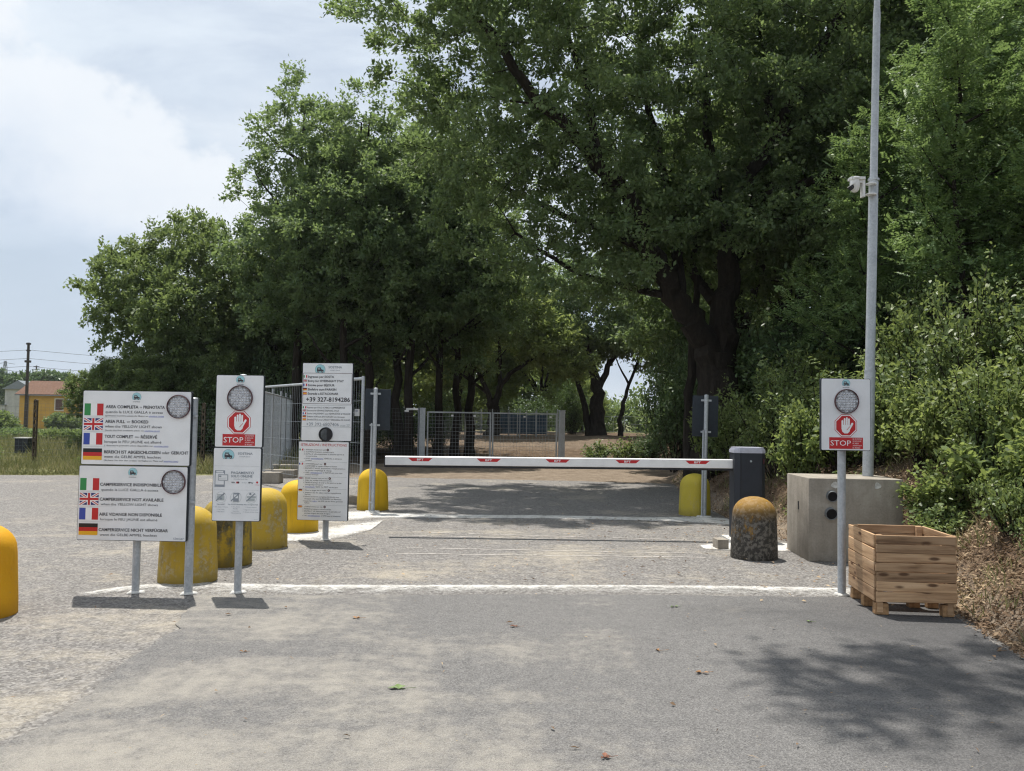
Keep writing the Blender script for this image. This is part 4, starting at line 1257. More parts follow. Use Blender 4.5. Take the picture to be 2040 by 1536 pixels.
class Print:
    """flat print on the front (-Y) of a panel w x h; u,v run 0..1 from the top left corner"""
    def __init__(self, panel, w, h, y):
        self.p, self.w, self.h, self.y = panel, w, h, y
        self.parts = {}

    def xz(self, u, v):
        return ((u - 0.5) * self.w, (0.5 - v) * self.h)

    def mb(self, name, mat, idx=0):
        return self.parts.setdefault((name, mat, idx), MB())

    def poly(self, pts, mat, layer=1, name='graphic'):
        y = self.y - 0.0012 * layer
        self.mb(name, mat).add([(x, y, z) for x, z in pts], [tuple(range(len(pts)))])

    def rect(self, u0, v0, u1, v1, mat, layer=1, name='graphic'):
        (x0, z0), (x1, z1) = self.xz(u0, v0), self.xz(u1, v1)
        self.poly([(x0, z1), (x1, z1), (x1, z0), (x0, z0)], mat, layer, name)

    def disc(self, u, v, r, mat, layer=1, name='graphic', nseg=28, a0=0.0, a1=6.28318):
        cx, cz = self.xz(u, v)
        k = nseg if a1 - a0 > 6.2 else nseg + 1
        self.poly([(cx + r * math.cos(a0 + (a1 - a0) * i / nseg), cz + r * math.sin(a0 + (a1 - a0) * i / nseg)) for i in range(k)], mat, layer, name)

    def ring(self, u, v, r0, r1, mat, layer=1, name='graphic', nseg=28):
        cx, cz = self.xz(u, v); y = self.y - 0.0012 * layer
        vs = []
        for i in range(nseg):
            t = 6.28318 * i / nseg
            vs += [(cx + r0 * math.cos(t), y, cz + r0 * math.sin(t)), (cx + r1 * math.cos(t), y, cz + r1 * math.sin(t))]
        self.mb(name, mat).add(vs, [(2 * i, 2 * i + 1, (2 * i + 3) % (2 * nseg), (2 * i + 2) % (2 * nseg)) for i in range(nseg)])

    def line(self, u0, v0, u1, v1, wd, mat, layer=1, name='graphic'):
        a, b = Vector(self.xz(u0, v0)), Vector(self.xz(u1, v1))
        d = (b - a).normalized(); nn = Vector((-d.y, d.x)) * wd / 2
        self.poly([tuple(a - nn), tuple(b - nn), tuple(b + nn), tuple(a + nn)], mat, layer, name)

    def text(self, s, u0, u1, v, cap, mat='ink', bold=False, layer=2, name='lettering'):
        """string from u0 to u1 (fraction of width), vertical centre v, cap height in metres"""
        vs, fs = text_geo(s, bold)
        if not vs: return
        x0 = min(p[0] for p in vs); x1 = max(p[0] for p in vs)
        sx = (u1 - u0) * self.w / (x1 - x0); sz = cap / cap_height()
        bx, bz = self.xz(u0, v)
        bz -= cap / 2
        y = self.y - 0.0012 * layer
        idx = 0
        if name == 'lettering':
            if cap < 0.0155:
                name = 'small_print'                       # too small to pick apart
            else:
                self.count = getattr(self, 'count', 0) + 1
                idx = self.count                           # every readable line is a part
        self.mb(name, mat, idx).add([(bx + (p[0] - x0) * sx, y, bz + p[1] * sz) for p in vs], fs)

    def flag(self, kind, u0, v0, u1, v1):
        name = 'flag_' + kind
        du, dv = (u1 - u0) / 3, (v1 - v0) / 3
        if kind == 'italy' or kind == 'france':
            self.rect(u0, v0, u0 + du, v1, 'flag_green' if kind == 'italy' else 'flag_blue', 1, name)
            self.rect(u0 + du, v0, u0 + 2 * du, v1, 'white_ink', 1, name)
            self.rect(u0 + 2 * du, v0, u1, v1, 'red', 1, name)
        elif kind == 'germany':
            for i, c in enumerate(('flag_black', 'red', 'flag_gold')):
                self.rect(u0, v0 + i * dv, u1, v0 + (i + 1) * dv, c, 1, name)
        elif kind == 'spain':
            self.rect(u0, v0, u1, v0 + dv * 0.8, 'red', 1, name)
            self.rect(u0, v0 + dv * 0.8, u1, v1 - dv * 0.8, 'flag_gold', 1, name)
            self.rect(u0, v1 - dv * 0.8, u1, v1, 'red', 1, name)
        else:
            (xa, za), (xb, zb) = self.xz(u0, v0), self.xz(u1, v1)
            W, H = xb - xa, za - zb
            self.rect(u0, v0, u1, v1, 'flag_navy', 1, name)
            cx, cz = (xa + xb) / 2, (za + zb) / 2

            def clipbar(sgn, wd, mat, layer):
                a = 0.5 * wd
                pts = [(-W / 2, -H / 2 * sgn), (-W / 2 + a, -H / 2 * sgn), (W / 2, H / 2 * sgn - a * sgn * H / W), (W / 2, H / 2 * sgn), (W / 2 - a, H / 2 * sgn), (-W / 2, -H / 2 * sgn + a * sgn * H / W)]
                if sgn < 0: pts = pts[::-1]
                self.poly([(cx + p[0], cz + p[1]) for p in pts], mat, layer, name)
            clipbar(1, H * 0.42, 'white_ink', 1.6); clipbar(-1, H * 0.42, 'white_ink', 1.7)
            clipbar(1, H * 0.14, 'red', 2.1); clipbar(-1, H * 0.14, 'red', 2.2)
            for wd, m_, l in ((0.33, 'white_ink', 2.7), (0.19, 'red', 3.2)):
                h2, w2 = H * wd / 2, H * wd / 2
                self.poly([(xa, cz - h2), (xb, cz - h2), (xb, cz + h2), (xa, cz + h2)], m_, l, name)
                self.poly([(cx - w2, zb), (cx + w2, zb), (cx + w2, za), (cx - w2, za)], m_, l + 0.15, name)

    def logo(self, u, v, r, sub=True):
        """pale teal arch with an off-road vehicle inside"""
        self.disc(u, v, r, 'grey_ink', 1, 'logo', 26, -0.62, math.pi + 0.62)
        self.disc(u, v, r * 0.95, 'teal', 1.6, 'logo', 26, -0.60, math.pi + 0.60)
        cx, cz = self.xz(u, v)

        def sh(pts, mat, l):
            self.poly([(cx + a * r, cz + b * r) for a, b in pts], mat, l, 'logo')
        sh([(-0.60, -0.32), (0.66, -0.32), (0.66, -0.02), (0.32, 0.02), (0.10, 0.34), (-0.52, 0.34), (-0.62, 0.05)], 'ink', 2.2)
        sh([(-0.45, 0.04), (0.05, 0.04), (-0.02, 0.24), (-0.42, 0.24)], 'line_ink', 2.7)
        sh([(-0.55, 0.40), (0.14, 0.40), (0.14, 0.47), (-0.55, 0.47)], 'ink', 2.2)
        for a in (-0.36, 0.42):
            sh([(a + 0.20 * math.cos(t), -0.34 + 0.20 * math.sin(t)) for t in np.linspace(0, 6.28, 13)[:-1]], 'ink', 3.1)
            sh([(a + 0.09 * math.cos(t), -0.34 + 0.09 * math.sin(t)) for t in np.linspace(0, 6.28, 9)[:-1]], 'line_ink', 3.6)
        if sub:
            d = r * 0.8 / self.w
            self.text('SOSTINA', u - d, u + d, v + r * 1.0 / self.h, r * 0.16, 'ink', True, 2, 'logo')

    def done(self):
        groups = {}
        for (name, mat, idx), mb in self.parts.items():
            groups.setdefault((name, idx), []).append((mat, mb))
        for (name, idx), lst in groups.items():
            mb, mats = MB(), []
            for i, (mat, q) in enumerate(lst):
                mb.add(q.v, q.f, i); mats.append(M[mat])
            o = mb.build(name, mats, self.p)
            if name in ('small_print', 'rule', 'web_address', 'dot'):
                o['kind'] = 'stuff'


def rounded_rect(w, h, r, k=4):
    pts = []
    for cx, cz, a0 in ((w / 2 - r, h / 2 - r, 0), (-w / 2 + r, h / 2 - r, 90), (-w / 2 + r, -h / 2 + r, 180), (w / 2 - r, -h / 2 + r, 270)):
        for i in range(k + 1):
            t = R(a0 + 90 * i / k)
            pts.append((cx + r * math.cos(t), cz + r * math.sin(t)))
    return pts


def sign_panel(root, loc, w, h, t=0.035):
    """dark edged light box with a white face; returns (panel, Print)"""
    mb = MB()
    o = rounded_rect(w, h, 0.012); i = rounded_rect(w - 0.008, h - 0.008, 0.010)
    k = len(o)
    mb.add([(x, -t / 2, z) for x, z in o] + [(x, t / 2, z) for x, z in o],
           [tuple(range(k))[::-1], tuple(range(k, 2 * k))] + [(a, a + k, (a + 1) % k + k, (a + 1) % k) for a in range(k)], 0)
    mb.add([(x, -t / 2 - 0.0015, z) for x, z in i], [tuple(range(k))[::-1]], 1)
    p = mb.build('panel', [M['panel_back'], M['panel_face']], root, loc)
    return p, Print(p, w, h, -t / 2 - 0.0015)


def lamp(panel, pr, u, v, r):
    cx, cz = pr.xz(u, v)
    mb = MB()
    prof = [(r, 0), (r, 0.016), (r * 0.985, 0.020), (r * 0.945, 0.018), (r * 0.94, 0.004)]
    mb.lathe(prof, 40)
    me = mb.mesh('lamp_rim', M['lamp_rim'], True)
    link_mesh('lamp_rim', me, panel, (cx, pr.y - 0.0005, cz), (R(90), 0, 0))
    q = MB(); c = r * 0.21
    q.lathe([(0.0001, 0.006), (r * 0.94, 0.006)], 32)
    for a in range(-6, 7):
        for b in range(-6, 7):
            x, z = a * c, b * c
            if math.hypot(x, z) + c * 0.55 > r * 0.98: continue
            q.add([(x - c / 2, z - c / 2, 0.0065), (x + c / 2, z - c / 2, 0.0065), (x + c / 2, z + c / 2, 0.0065), (x - c / 2, z + c / 2, 0.0065), (x + c * 0.12, z - c * 0.1, 0.0065 + c * 0.55)],
                  [(0, 1, 4), (1, 2, 4), (2, 3, 4), (3, 0, 4)])
    link_mesh('lamp_lens', q.mesh('lamp_lens', M['lens']), panel, (cx, pr.y - 0.0005, cz), (R(90), 0, 0))


def post_mesh(h, r, flare=True):
    mb = MB()
    mb.lathe([(r, 0), (r, h - 0.006), (r * 0.8, h), (0.0001, h + 0.004)], 16)
    return mb.mesh('post', M['steel'], True)


def footing(root, x, y):
    rr = random.Random(int((x + y) * 1000) + 7)
    mb = MB(); mb.lathe([(0.062, 0.0), (0.056, 0.010), (0.042, 0.015), (0.030, 0.016)], 16, wob=lambda t, z: 0.18 * math.sin(3 * t + 1.3) + 0.10 * math.sin(5 * t))
    mb.build('footing', M['cement_plain'], root, (x, y, 0.004))


def clamp_bars(root, x, zs, w, y):
    for z in zs:
        mb = MB()
        mb.box((0, 0, 0), (w, 0.012, 0.022))
        mb.lathe([(0.036, -0.014), (0.036, 0.014)], 14, (0, 0.03, 0))
        mb.build('clamp', M['steel'], root, (x, y, z))


def stop_print(pr, panel, lamp_first=True):
    pr.logo(0.506, 0.068, 0.036)
    lamp(panel, pr, 0.512, 0.318, 0.104)
    cu, cv = 0.50, 0.655
    cx, cz = pr.xz(cu, cv)

    def octo(r, mat, l):
        pr.poly([(cx + r * math.cos(R(22.5 + 45 * i)), cz + r * math.sin(R(22.5 + 45 * i))) for i in range(8)], mat, l, 'stop_octagon')
    octo(0.1035, 'red', 1); octo(0.0985, 'white_ink', 1.5); octo(0.0895, 'red', 2.0)
    # raised hand: palm, four fingers, thumb
    s = 0.061

    def hp(pts, l=2.6):
        pr.poly([(cx + a * s, cz + b * s) for a, b in pts], 'white_ink', l, 'stop_hand')

    def capsule(x0, z0, x1, z1, r, l):
        d = Vector((x1 - x0, z1 - z0)); a = math.atan2(d.y, d.x)
        pts = [(x1 + r * math.cos(a + t), z1 + r * math.sin(a + t)) for t in np.linspace(-1.57, 1.57, 7)]
        pts += [(x0 + r * math.cos(a + t), z0 + r * math.sin(a + t)) for t in np.linspace(1.57, 4.71, 5)]
        hp(pts, l)
    hp([(-0.62, 0.05), (-0.62, -0.45), (-0.5, -0.85), (-0.2, -1.08), (0.25, -1.08), (0.50, -0.85), (0.66, -0.35), (0.55, 0.05), (0.47, 0.12), (-0.5, 0.12)])
    for i, (x, top) in enumerate(((-0.50, 0.78), (-0.19, 1.05), (0.12, 1.18), (0.42, 1.02))):
        capsule(x, -0.1, x, top - 0.13, 0.125, 2.7 + 0.1 * i)
    capsule(0.42, -0.55, 0.90, 0.28, 0.14, 3.2)
    pr.line(0.5 + 0.10 * s / pr.w, cv + 0.62 * s / pr.h, 0.5 + 0.55 * s / pr.w, cv + 0.12 * s / pr.h, 0.004, 'red', 3.6, 'stop_hand')
    pr.rect(0.165, 0.818, 0.845, 0.976, 'red', 1, 'stop_plate')
    pr.text('STOP', 0.19, 0.60, 0.896, 0.044, 'white_ink', False, 2, 'stop_lettering')
    for i, (t, u1) in enumerate((('SE ROSSO', 0.82), ('SI ROUGE', 0.81), ('IF RED', 0.76), ('WENN ROT', 0.825), ('SI ROJO', 0.79))):
        pr.text(t, 0.635, u1, 0.838 + 0.0305 * i, 0.0105, 'white_ink', False, 2, 'stop_lettering')


# --- big double sign at the left: full and camper-service boards
root = empty('information_sign', (-3.05, 6.97, 0), R(-1.5))
tag(root, 'wide two-board sign with four flags and yellow light lenses, on two posts at the left', 'sign')
link_mesh('post', post_mesh(1.58, 0.030), root, (0.0, 0.06, 0))
link_mesh('post', post_mesh(1.60, 0.034), root, (0.435, 0.06, 0)); footing(root, 0, 0.06); footing(root, 0.435, 0.06)
clamp_bars(root, 0.0, (0.6, 0.9, 1.2, 1.5), 0.2, 0.024)
clamp_bars(root, 0.435, (0.75, 1.45), 0.1, 0.024)
p, pr = sign_panel(root, (0.0, 0, 1.345), 0.895, 0.605)
pr.logo(0.495, 0.085, 0.038)
lamp(p, pr, 0.885, 0.205, 0.096)
rows = [('italy', 0.178, 0.338), ('britain', 0.376, 0.534), ('france', 0.575, 0.730), ('germany', 0.782, 0.935)]
for k, a_, b_ in rows: pr.flag(k, 0.018, a_, 0.192, b_)
T = [('AREA COMPLETA', 0.213, 0.515, 'o', 0.530, 0.545, 'PRENOTATA', 0.56, 0.757, 0.218),
     ('AREA FULL', 0.213, 0.395, 'or', 0.412, 0.445, 'BOOKED', 0.458, 0.610, 0.416),
     ('TOUT COMPLET', 0.213, 0.475, 'ou', 0.490, 0.530, 'RÉSERVÉ', 0.545, 0.695, 0.618),
     ('BEREICH IST ABGESCHLOSSEN', 0.213, 0.730, 'oder', 0.745, 0.812, 'GEBUCHT', 0.828, 0.985, 0.825)]
S2 = [('quando la LUCE GIALLA è accesa', 0.74, 0.287), ('when the YELLOW LIGHT shows', 0.735, 0.482), ('lorsque le FEU JAUNE est allumé', 0.735, 0.687), ('wenn die GELBE AMPEL leuchtet', 0.735, 0.888)]
S3 = [('(prenota la prima piazzola libera su', 0.605, 0.75, 0.338), ('(book the first available pitch on', 0.57, 0.715, 0.535), ('( réservez la première place disponible sur', 0.66, 0.80, 0.738), ('(Sichern Sie sich den ersten verfügbaren Platz auf', 0.755, 0.895, 0.938)]
for (a, u0, u1, b, m0, m1, c, w0, w1, v) in T:
    pr.text(a, u0, u1, v, 0.0235, 'ink', True); pr.text(b, m0, m1, v, 0.0235 if b == 'oder' else 0.016, 'ink'); pr.text(c, w0, w1, v, 0.0235, 'ink', True)
for s, u1, v in S2: pr.text(s, 0.213, u1, v, 0.0205, 'ink')
for s, u1, u2, v in S3:
    pr.text(s, 0.213, u1, v, 0.0115, 'ink')
    pr.text('sostina.com)', u1 + 0.008, u2, v, 0.0115, 'blue_ink', False, 2, 'web_address')
    pr.line(u1 + 0.008, v + 0.014, u2, v + 0.014, 0.0016, 'blue_ink', 2, 'web_address')
for v in (0.36, 0.556, 0.758): pr.line(0.02, v, 0.32, v, 0.0014, 'line_ink', 1, 'rule')
pr.done()
p, pr = sign_panel(root, (-0.012, 0, 0.735), 0.895, 0.605)
pr.logo(0.495, 0.088, 0.038)
lamp(p, pr, 0.875, 0.205, 0.097)
for k, a_, b_ in rows: pr.flag(k, 0.016, a_ - 0.006, 0.190, b_ - 0.004)
for s, u1, v, s2, u2, v2 in [('CAMPERSERVICE INDISPONIBILE', 0.765, 0.252, 'quando la LUCE GIALLA è accesa', 0.735, 0.322),
                             ('CAMPERSERVICE NOT AVAILABLE', 0.785, 0.450, 'when the YELLOW LIGHT shows', 0.735, 0.516),
                             ('AIRE VIDANGE NON DISPONIBLE', 0.775, 0.650, 'lorsque le FEU JAUNE est allumé', 0.735, 0.716),
                             ('CAMPERSERVICE NICHT VERFÜGBAR', 0.835, 0.856, 'wenn die GELBE AMPEL leuchtet', 0.735, 0.922)]:
    pr.text(s, 0.200, u1, v, 0.0235, 'ink', True); pr.text(s2, 0.212, u2, v2, 0.0195, 'ink')
pr.text('tincar', 0.885, 0.985, 0.955, 0.024, 'grey_ink')
for v in (0.352, 0.55, 0.752): pr.line(0.02, v, 0.32, v, 0.0010, 'line_ink', 1, 'rule')
pr.done()

# --- stop and payment sign
root = empty('stop_sign', (-2.235, 7.03, 0), R(-1.0))
tag(root, 'narrow stop sign above a payment board, on a post left of the drive', 'sign')
link_mesh('post', post_mesh(1.80, 0.030), root, (0.0, 0.06, 0)); footing(root, 0, 0.06)
clamp_bars(root, 0.0, (0.75, 1.0, 1.35, 1.65), 0.2, 0.024)
p, pr = sign_panel(root, (0.0, 0, 1.495), 0.395, 0.595)
stop_print(pr, p); pr.done()
p, pr = sign_panel(root, (-0.006, 0, 0.895), 0.395, 0.600)
W_, H_ = 965.0, 1470.0


def uv(x, y): return ((x - 5) / W_, (y - 40) / H_)


u, v = uv(305, 195); pr.logo(u, v, 0.050, False)
pr.text('SOSTINA', *[(q - 5) / W_ for q in (500, 795)], uv(0, 155)[1], 0.017, 'grey_ink', True)
pr.text('Living & Space', *[(q - 5) / W_ for q in (530, 750)], uv(0, 213)[1], 0.008, 'grey_ink')
for yy in (408, 885): pr.line(0.03, uv(0, yy)[1], 0.97, uv(0, yy)[1], 0.0012, 'line_ink', 1, 'rule')
# telephone and card pictogram
def rect_px(x0, y0, x1, y1, m, l): pr.rect(*uv(x0, y0), *uv(x1, y1), m, l, 'phone_pictogram')
rect_px(45, 498, 248, 828, 'grey_ink', 1); rect_px(62, 550, 231, 780, 'panel_face', 1.5); rect_px(75, 512, 215, 540, 'panel_face', 1.5)
rect_px(108, 572, 318, 706, 'panel_face', 2.0); rect_px(114, 578, 312, 700, 'grey_ink', 2.5); rect_px(126, 592, 300, 686, 'panel_face', 3.0); rect_px(136, 602, 180, 632, 'grey_ink', 3.5)
pr.line(*uv(136, 660), *uv(285, 648), 0.0025, 'line_ink', 3.5, 'phone_pictogram')
pr.text('PAGAMENTO', *[(q - 5) / W_ for q in (372, 830)], uv(0, 540)[1], 0.019, 'grey_ink', True)
pr.text('SOLO ONLINE', *[(q - 5) / W_ for q in (372, 800)], uv(0, 607)[1], 0.019, 'grey_ink', True)
pr.text('Accredito Pay & Stay', *[(q - 5) / W_ for q in (425, 705)], uv(0, 666)[1], 0.008, 'grey_ink')
pr.text('VISA', *[(q - 5) / W_ for q in (380, 455)], uv(0, 735)[1], 0.010, 'ink', True)
pr.disc(*uv(500, 735), 0.0085, 'red', 1); pr.disc(*uv(522, 735), 0.0085, 'lamp_rim', 1.5)
pr.text('G Pay', *[(q - 5) / W_ for q in (592, 688)], uv(0, 735)[1], 0.009, 'line_ink')
pr.text('Pay', *[(q - 5) / W_ for q in (755, 825)], uv(0, 735)[1], 0.010, 'ink', True); pr.disc(*uv(738, 736), 0.006, 'ink', 1)
pr.disc(*uv(900, 728), 0.0085, 'red', 1); pr.text('satispay', *[(q - 5) / W_ for q in (852, 946)], uv(0, 775)[1], 0.006, 'red')
for cx, items in ((180, ['No soldi', '+ No cassa contanti', '+ No resti', '+ No furti']), (480, ['No POS/colonnina', '+ No attesa', 'Rapido', '+ igienico', '+ Nessun guasto']), (790, ['No receptionist', '+ Sempre aperto', '+ Ingresso autonomo', '+ Senza orario fisso'])):
    pr.ring(*uv(cx, 1035), 0.0435, 0.0455, 'line_ink', 1, 'pictogram')
    if cx == 480:
        pr.rect(*uv(430, 945), *uv(540, 1120), 'grey_ink', 1.5, 'pictogram'); pr.rect(*uv(445, 975), *uv(525, 1050), 'panel_face', 2.0, 'pictogram')
    elif cx == 180:
        pr.rect(*uv(95, 1010), *uv(250, 1095), 'line_ink', 1.5, 'pictogram'); pr.disc(*uv(185, 1060), 0.009, 'grey_ink', 2.0, 'pictogram')
        pr.rect(*uv(105, 975), *uv(240, 1000), 'line_ink', 1.5, 'pictogram')
    else:
        pr.disc(*uv(770, 960), 0.009, 'grey_ink', 1.5, 'pictogram'); pr.rect(*uv(700, 1005), *uv(880, 1040), 'line_ink', 1.5, 'pictogram'); pr.rect(*uv(730, 1050), *uv(860, 1105), 'line_ink', 1.5, 'pictogram')
    pr.line(*uv(cx - 95, 1105), *uv(cx + 72, 950), 0.0085, 'grey_ink', 3.0, 'pictogram')
    for i, s in enumerate(items):
        wd = 7.6 * len(s) if i else 9.5 * len(s)
        yy = (1172, 1225, 1275, 1320, 1345)[i] if cx != 480 else (1172, 1220, 1258, 1303, 1342)[i]
        pr.text(s, (cx - wd - 5) / W_, (cx + wd - 5) / W_, uv(0, yy)[1], 0.0078 if i else 0.0095, 'grey_ink', i == 0)
pr.text('tincar', *[(q - 5) / W_ for q in (855, 935)], uv(0, 1465)[1], 0.007, 'line_ink')
pr.done()

# --- right-hand stop sign
root = empty('stop_sign', (2.85, 7.30, 0), R(1.0))
tag(root, 'single stop sign on a grey post beside the wooden crate', 'sign')
link_mesh('post', post_mesh(1.855, 0.034), root, (0.0, 0.07, 0)); footing(root, 0, 0.07)
clamp_bars(root, 0.0, (1.34, 1.74), 0.2, 0.024)
p, pr = sign_panel(root, (0.0, 0, 1.545), 0.425, 0.615)
stop_print(pr, p); pr.done()

# --- tall instruction sign
root = empty('instruction_sign', (-2.2, 10.14, 0), R(-6.0))
tag(root, 'tall two-board instruction sign with phone numbers and black speaker grille', 'sign')
link_mesh('post', post_mesh(2.05, 0.036), root, (0.0, 0.075, 0)); footing(root, 0, 0.075)
clamp_bars(root, 0.0, (0.45, 0.95, 1.35, 1.9), 0.25, 0.024)
p, pr = sign_panel(root, (0.012, 0, 1.64), 0.615, 0.925, 0.04)
pr.logo(0.35, 0.087, 0.064, False)
pr.text('SOSTINA', 0.515, 0.785, 0.054, 0.027, 'grey_ink', True); pr.text('Living & Space', 0.55, 0.74, 0.093, 0.012, 'grey_ink')
for (u0, v0, u1, v1) in ((0.02, 0.132, 0.985, 0.132), (0.02, 0.525, 0.985, 0.525), (0.02, 0.132, 0.02, 0.525), (0.985, 0.132, 0.985, 0.525)):
    pr.line(u0, v0, u1, v1, 0.0045, 'lamp_rim', 1, 'rule')
for (u0, v0, u1, v1) in ((0.02, 0.545, 0.985, 0.545), (0.02, 0.820, 0.985, 0.820)):
    pr.line(u0, v0, u1, v1, 0.004, 'line_ink', 1, 'rule')
L1 = [('italy', 'Ingresso per ', 'SOSTA', 0.355, 0.63), ('britain', 'Entry for ', 'OVERNIGHT STAY', 0.35, 0.825), ('france', 'Entrée pour ', 'SÉJOUR', 0.43, 0.645), ('germany', 'Einfahrt zum ', 'PARKEN', 0.46, 0.68), ('spain', 'Entrada a ', 'ESTACIONAR', 0.365, 0.72)]
for i, (fl, a, b, um, u1) in enumerate(L1):
    v = 0.178 + 0.0545 * i
    pr.flag(fl, 0.022, v - 0.018, 0.095, v + 0.014)
    if fl == 'italy': um = 0.44
    pr.text(a.strip(), 0.115, um - 0.015, v, 0.0245, 'ink', True); pr.text(b, um, u1, v, 0.0245, 'ink', True)
pr.text('+39 327-8194286', 0.085, 0.955, 0.470, 0.050, 'ink', True)
L2 = [('italy', 'Ingresso per SOLO SCARICO CAMPERSERVICE', 0.86), ('britain', 'Entrance for SEWAGE DISPOSAL ONLY', 0.745), ('france', 'Entrée UNIQUEMENT pour REMPLISSAGE & VIDANGE', 0.968), ('germany', 'Einfahrt NUR zum ENTSORGEN von Abwasser', 0.865), ('spain', 'Entrada SÓLO para CARGA Y DESCARGA DE AGUAS', 0.965)]
for i, (fl, a, u1) in enumerate(L2):
    v = 0.574 + 0.0388 * i
    pr.flag(fl, 0.022, v - 0.014, 0.092, v + 0.012)
    pr.text(a, 0.115, u1, v, 0.0185, 'ink')
pr.text('+39 392-6807406', 0.10, 0.745, 0.788, 0.040, 'grey_ink'); pr.text("max 20'", 0.775, 0.965, 0.797, 0.028, 'line_ink')
pr.line(0.775, 0.817, 0.965, 0.817, 0.002, 'line_ink', 1, 'rule')
# speaker grille
cx, cz = pr.xz(0.492, 0.916)
g = MB()
g.lathe([(0.0001, 0.004), (0.070, 0.004), (0.072, 0.012), (0.084, 0.012), (0.084, 0)], 36)
g.build('speaker_rim', M['black_rubber'], p, (cx, pr.y - 0.0004, cz), (R(90), 0, 0))
g = MB()
for k in range(-5, 6):
    hw = math.sqrt(max(0.068 ** 2 - (k * 0.0115) ** 2, 0))
    g.box((k * 0.0115, 0, 0.009), (0.0045, 2 * hw, 0.006), 0)
g.build('speaker_grille', M['dark_steel'], p, (cx, pr.y - 0.0004, cz), (R(90), R(0), R(35)))
pr.done()
p, pr = sign_panel(root, (-0.014, 0, 0.705), 0.612, 0.930, 0.04)
pr.text('ISTRUZIONI / INSTRUCTIONS', 0.045, 0.955, 0.043, 0.029, 'red', False, 2, 'heading')
Hh, x0_, W7 = 1085.0, 100.0, 712.0


def vy(y): return (y - 90) / Hh


def ux(x): return (x - 92) / W7


blocks = [('italy', [(205, '1. AVANZA finché non vedi', 475), (235, '2. COMPONI il numero indicato sopra', 590), (265, '3. ENTRA E VAI direttamente in piazzola oppure al', 735), (292, '   camperservice', 355), (325, "4. LEGGI immediatamente l'SMS che ti abbiamo", 708), (350, '   inviato', 280)], 505),
          ('france', [(400, "1. AVANCEZ jusqu'à voir", 438), (430, '2. COMPOSEZ le numéro indiqué ci-dessus', 640), (460, "3. ENTREZ ET ALLEZ directement à l'emplacement ou", 758), (490, '   au service remplissage & vidange', 568), (520, '4. LISEZ immédiatement le TEXTO que nous vous', 718), (547, '   avons envoyé', 380)], 472),
          ('britain', [(597, '1. DRIVE forward until you see', 512), (627, '2. DIAL the number indicated above', 570), (657, '3. DRIVE IN and go directly to the pitch or to the', 708), (685, '   sewage disposal space', 445), (715, '4. immediately READ the TEXT we sent you', 660)], 543),
          ('germany', [(762, '1. Fahre so lange, bis du siehst', 500), (795, '2. Wählen Sie die oben rechts angegebene', 705), (820, '   Nummer', 280), (850, '3. Fahren Sie hinein und gehen Sie direkt zum', 675), (880, '   Parkplatz oder zum ENTSORGEN von Abwasser', 715), (910, '4. Lesen Sie sofort die SMS, die wir Ihnen gesendet', 735), (936, '   haben', 262)], 533),
          ('spain', [(988, '1. AVANZA hasta que veas', 452), (1020, '2. MARCA el número indicado arriba', 568), (1050, '3. ENTRA Y VE directamente a la parcela o al', 705), (1078, '   servicio carga y descarga de aguas', 562), (1110, '4. Lee inmediatamente el SMS que te enviamos', 708)], 480)]
for fl, lines, dot in blocks:
    y0 = lines[0][0]
    pr.flag(fl, ux(104), vy(y0) - 0.012, ux(158), vy(y0) + 0.012)
    for y, s, x1 in lines:
        if s[0] != ' ':
            pr.text(s[:2], ux(170), ux(184), vy(y), 0.0135, 'ink')
            words = s[3:]
        else:
            words = s.strip()
        hot = [w for w in ('immediatamente', 'immédiatement', 'immediately', 'sofort', 'inmediatamente') if w in words]
        if hot:
            i = words.index(hot[0]); tot = len(words); xs_ = 195.0; sc = (x1 - xs_) / tot
            if i: pr.text(words[:i].strip(), ux(xs_), ux(xs_ + sc * (i - 1.2)), vy(y), 0.0145, 'ink')
            e = i + len(hot[0])
            pr.text(hot[0], ux(xs_ + sc * i), ux(xs_ + sc * e), vy(y), 0.0145, 'blue_ink', False, 2, 'web_address')
            pr.line(ux(xs_ + sc * i), vy(y) + 0.011, ux(xs_ + sc * e), vy(y) + 0.011, 0.0018, 'blue_ink', 2, 'web_address')
            pr.text(words[e:].strip(), ux(xs_ + sc * (e + 1.2)), ux(x1), vy(y), 0.0145, 'ink')
        else:
            pr.text(words, ux(195), ux(x1), vy(y), 0.0145, 'ink')
    pr.disc(ux(dot), vy(y0), 0.0145, 'lamp_rim', 1, 'dot'); pr.disc(ux(dot), vy(y0), 0.004, 'white_ink', 2, 'dot', 10)
for y in (372, 577, 742, 965): pr.line(0.03, vy(y), 0.97, vy(y), 0.0022, 'line_ink', 1, 'rule')
pr.done()
root = empty('white_intercom_box', (-1.855, 10.25, 1.52))
tag(root, 'small white box fixed behind the instruction sign edge', 'box')
MB().box((0, 0, 0), (0.05, 0.05, 0.085)).build('housing', M['white_plastic'], root)
MB().box((0, -0.027, 0.02), (0.03, 0.004, 0.02)).build('label_plate', M['cap_grey'], root)
MB().box((-0.16, 0.0, 0), (0.28, 0.015, 0.02)).build('bracket', M['steel'], root)

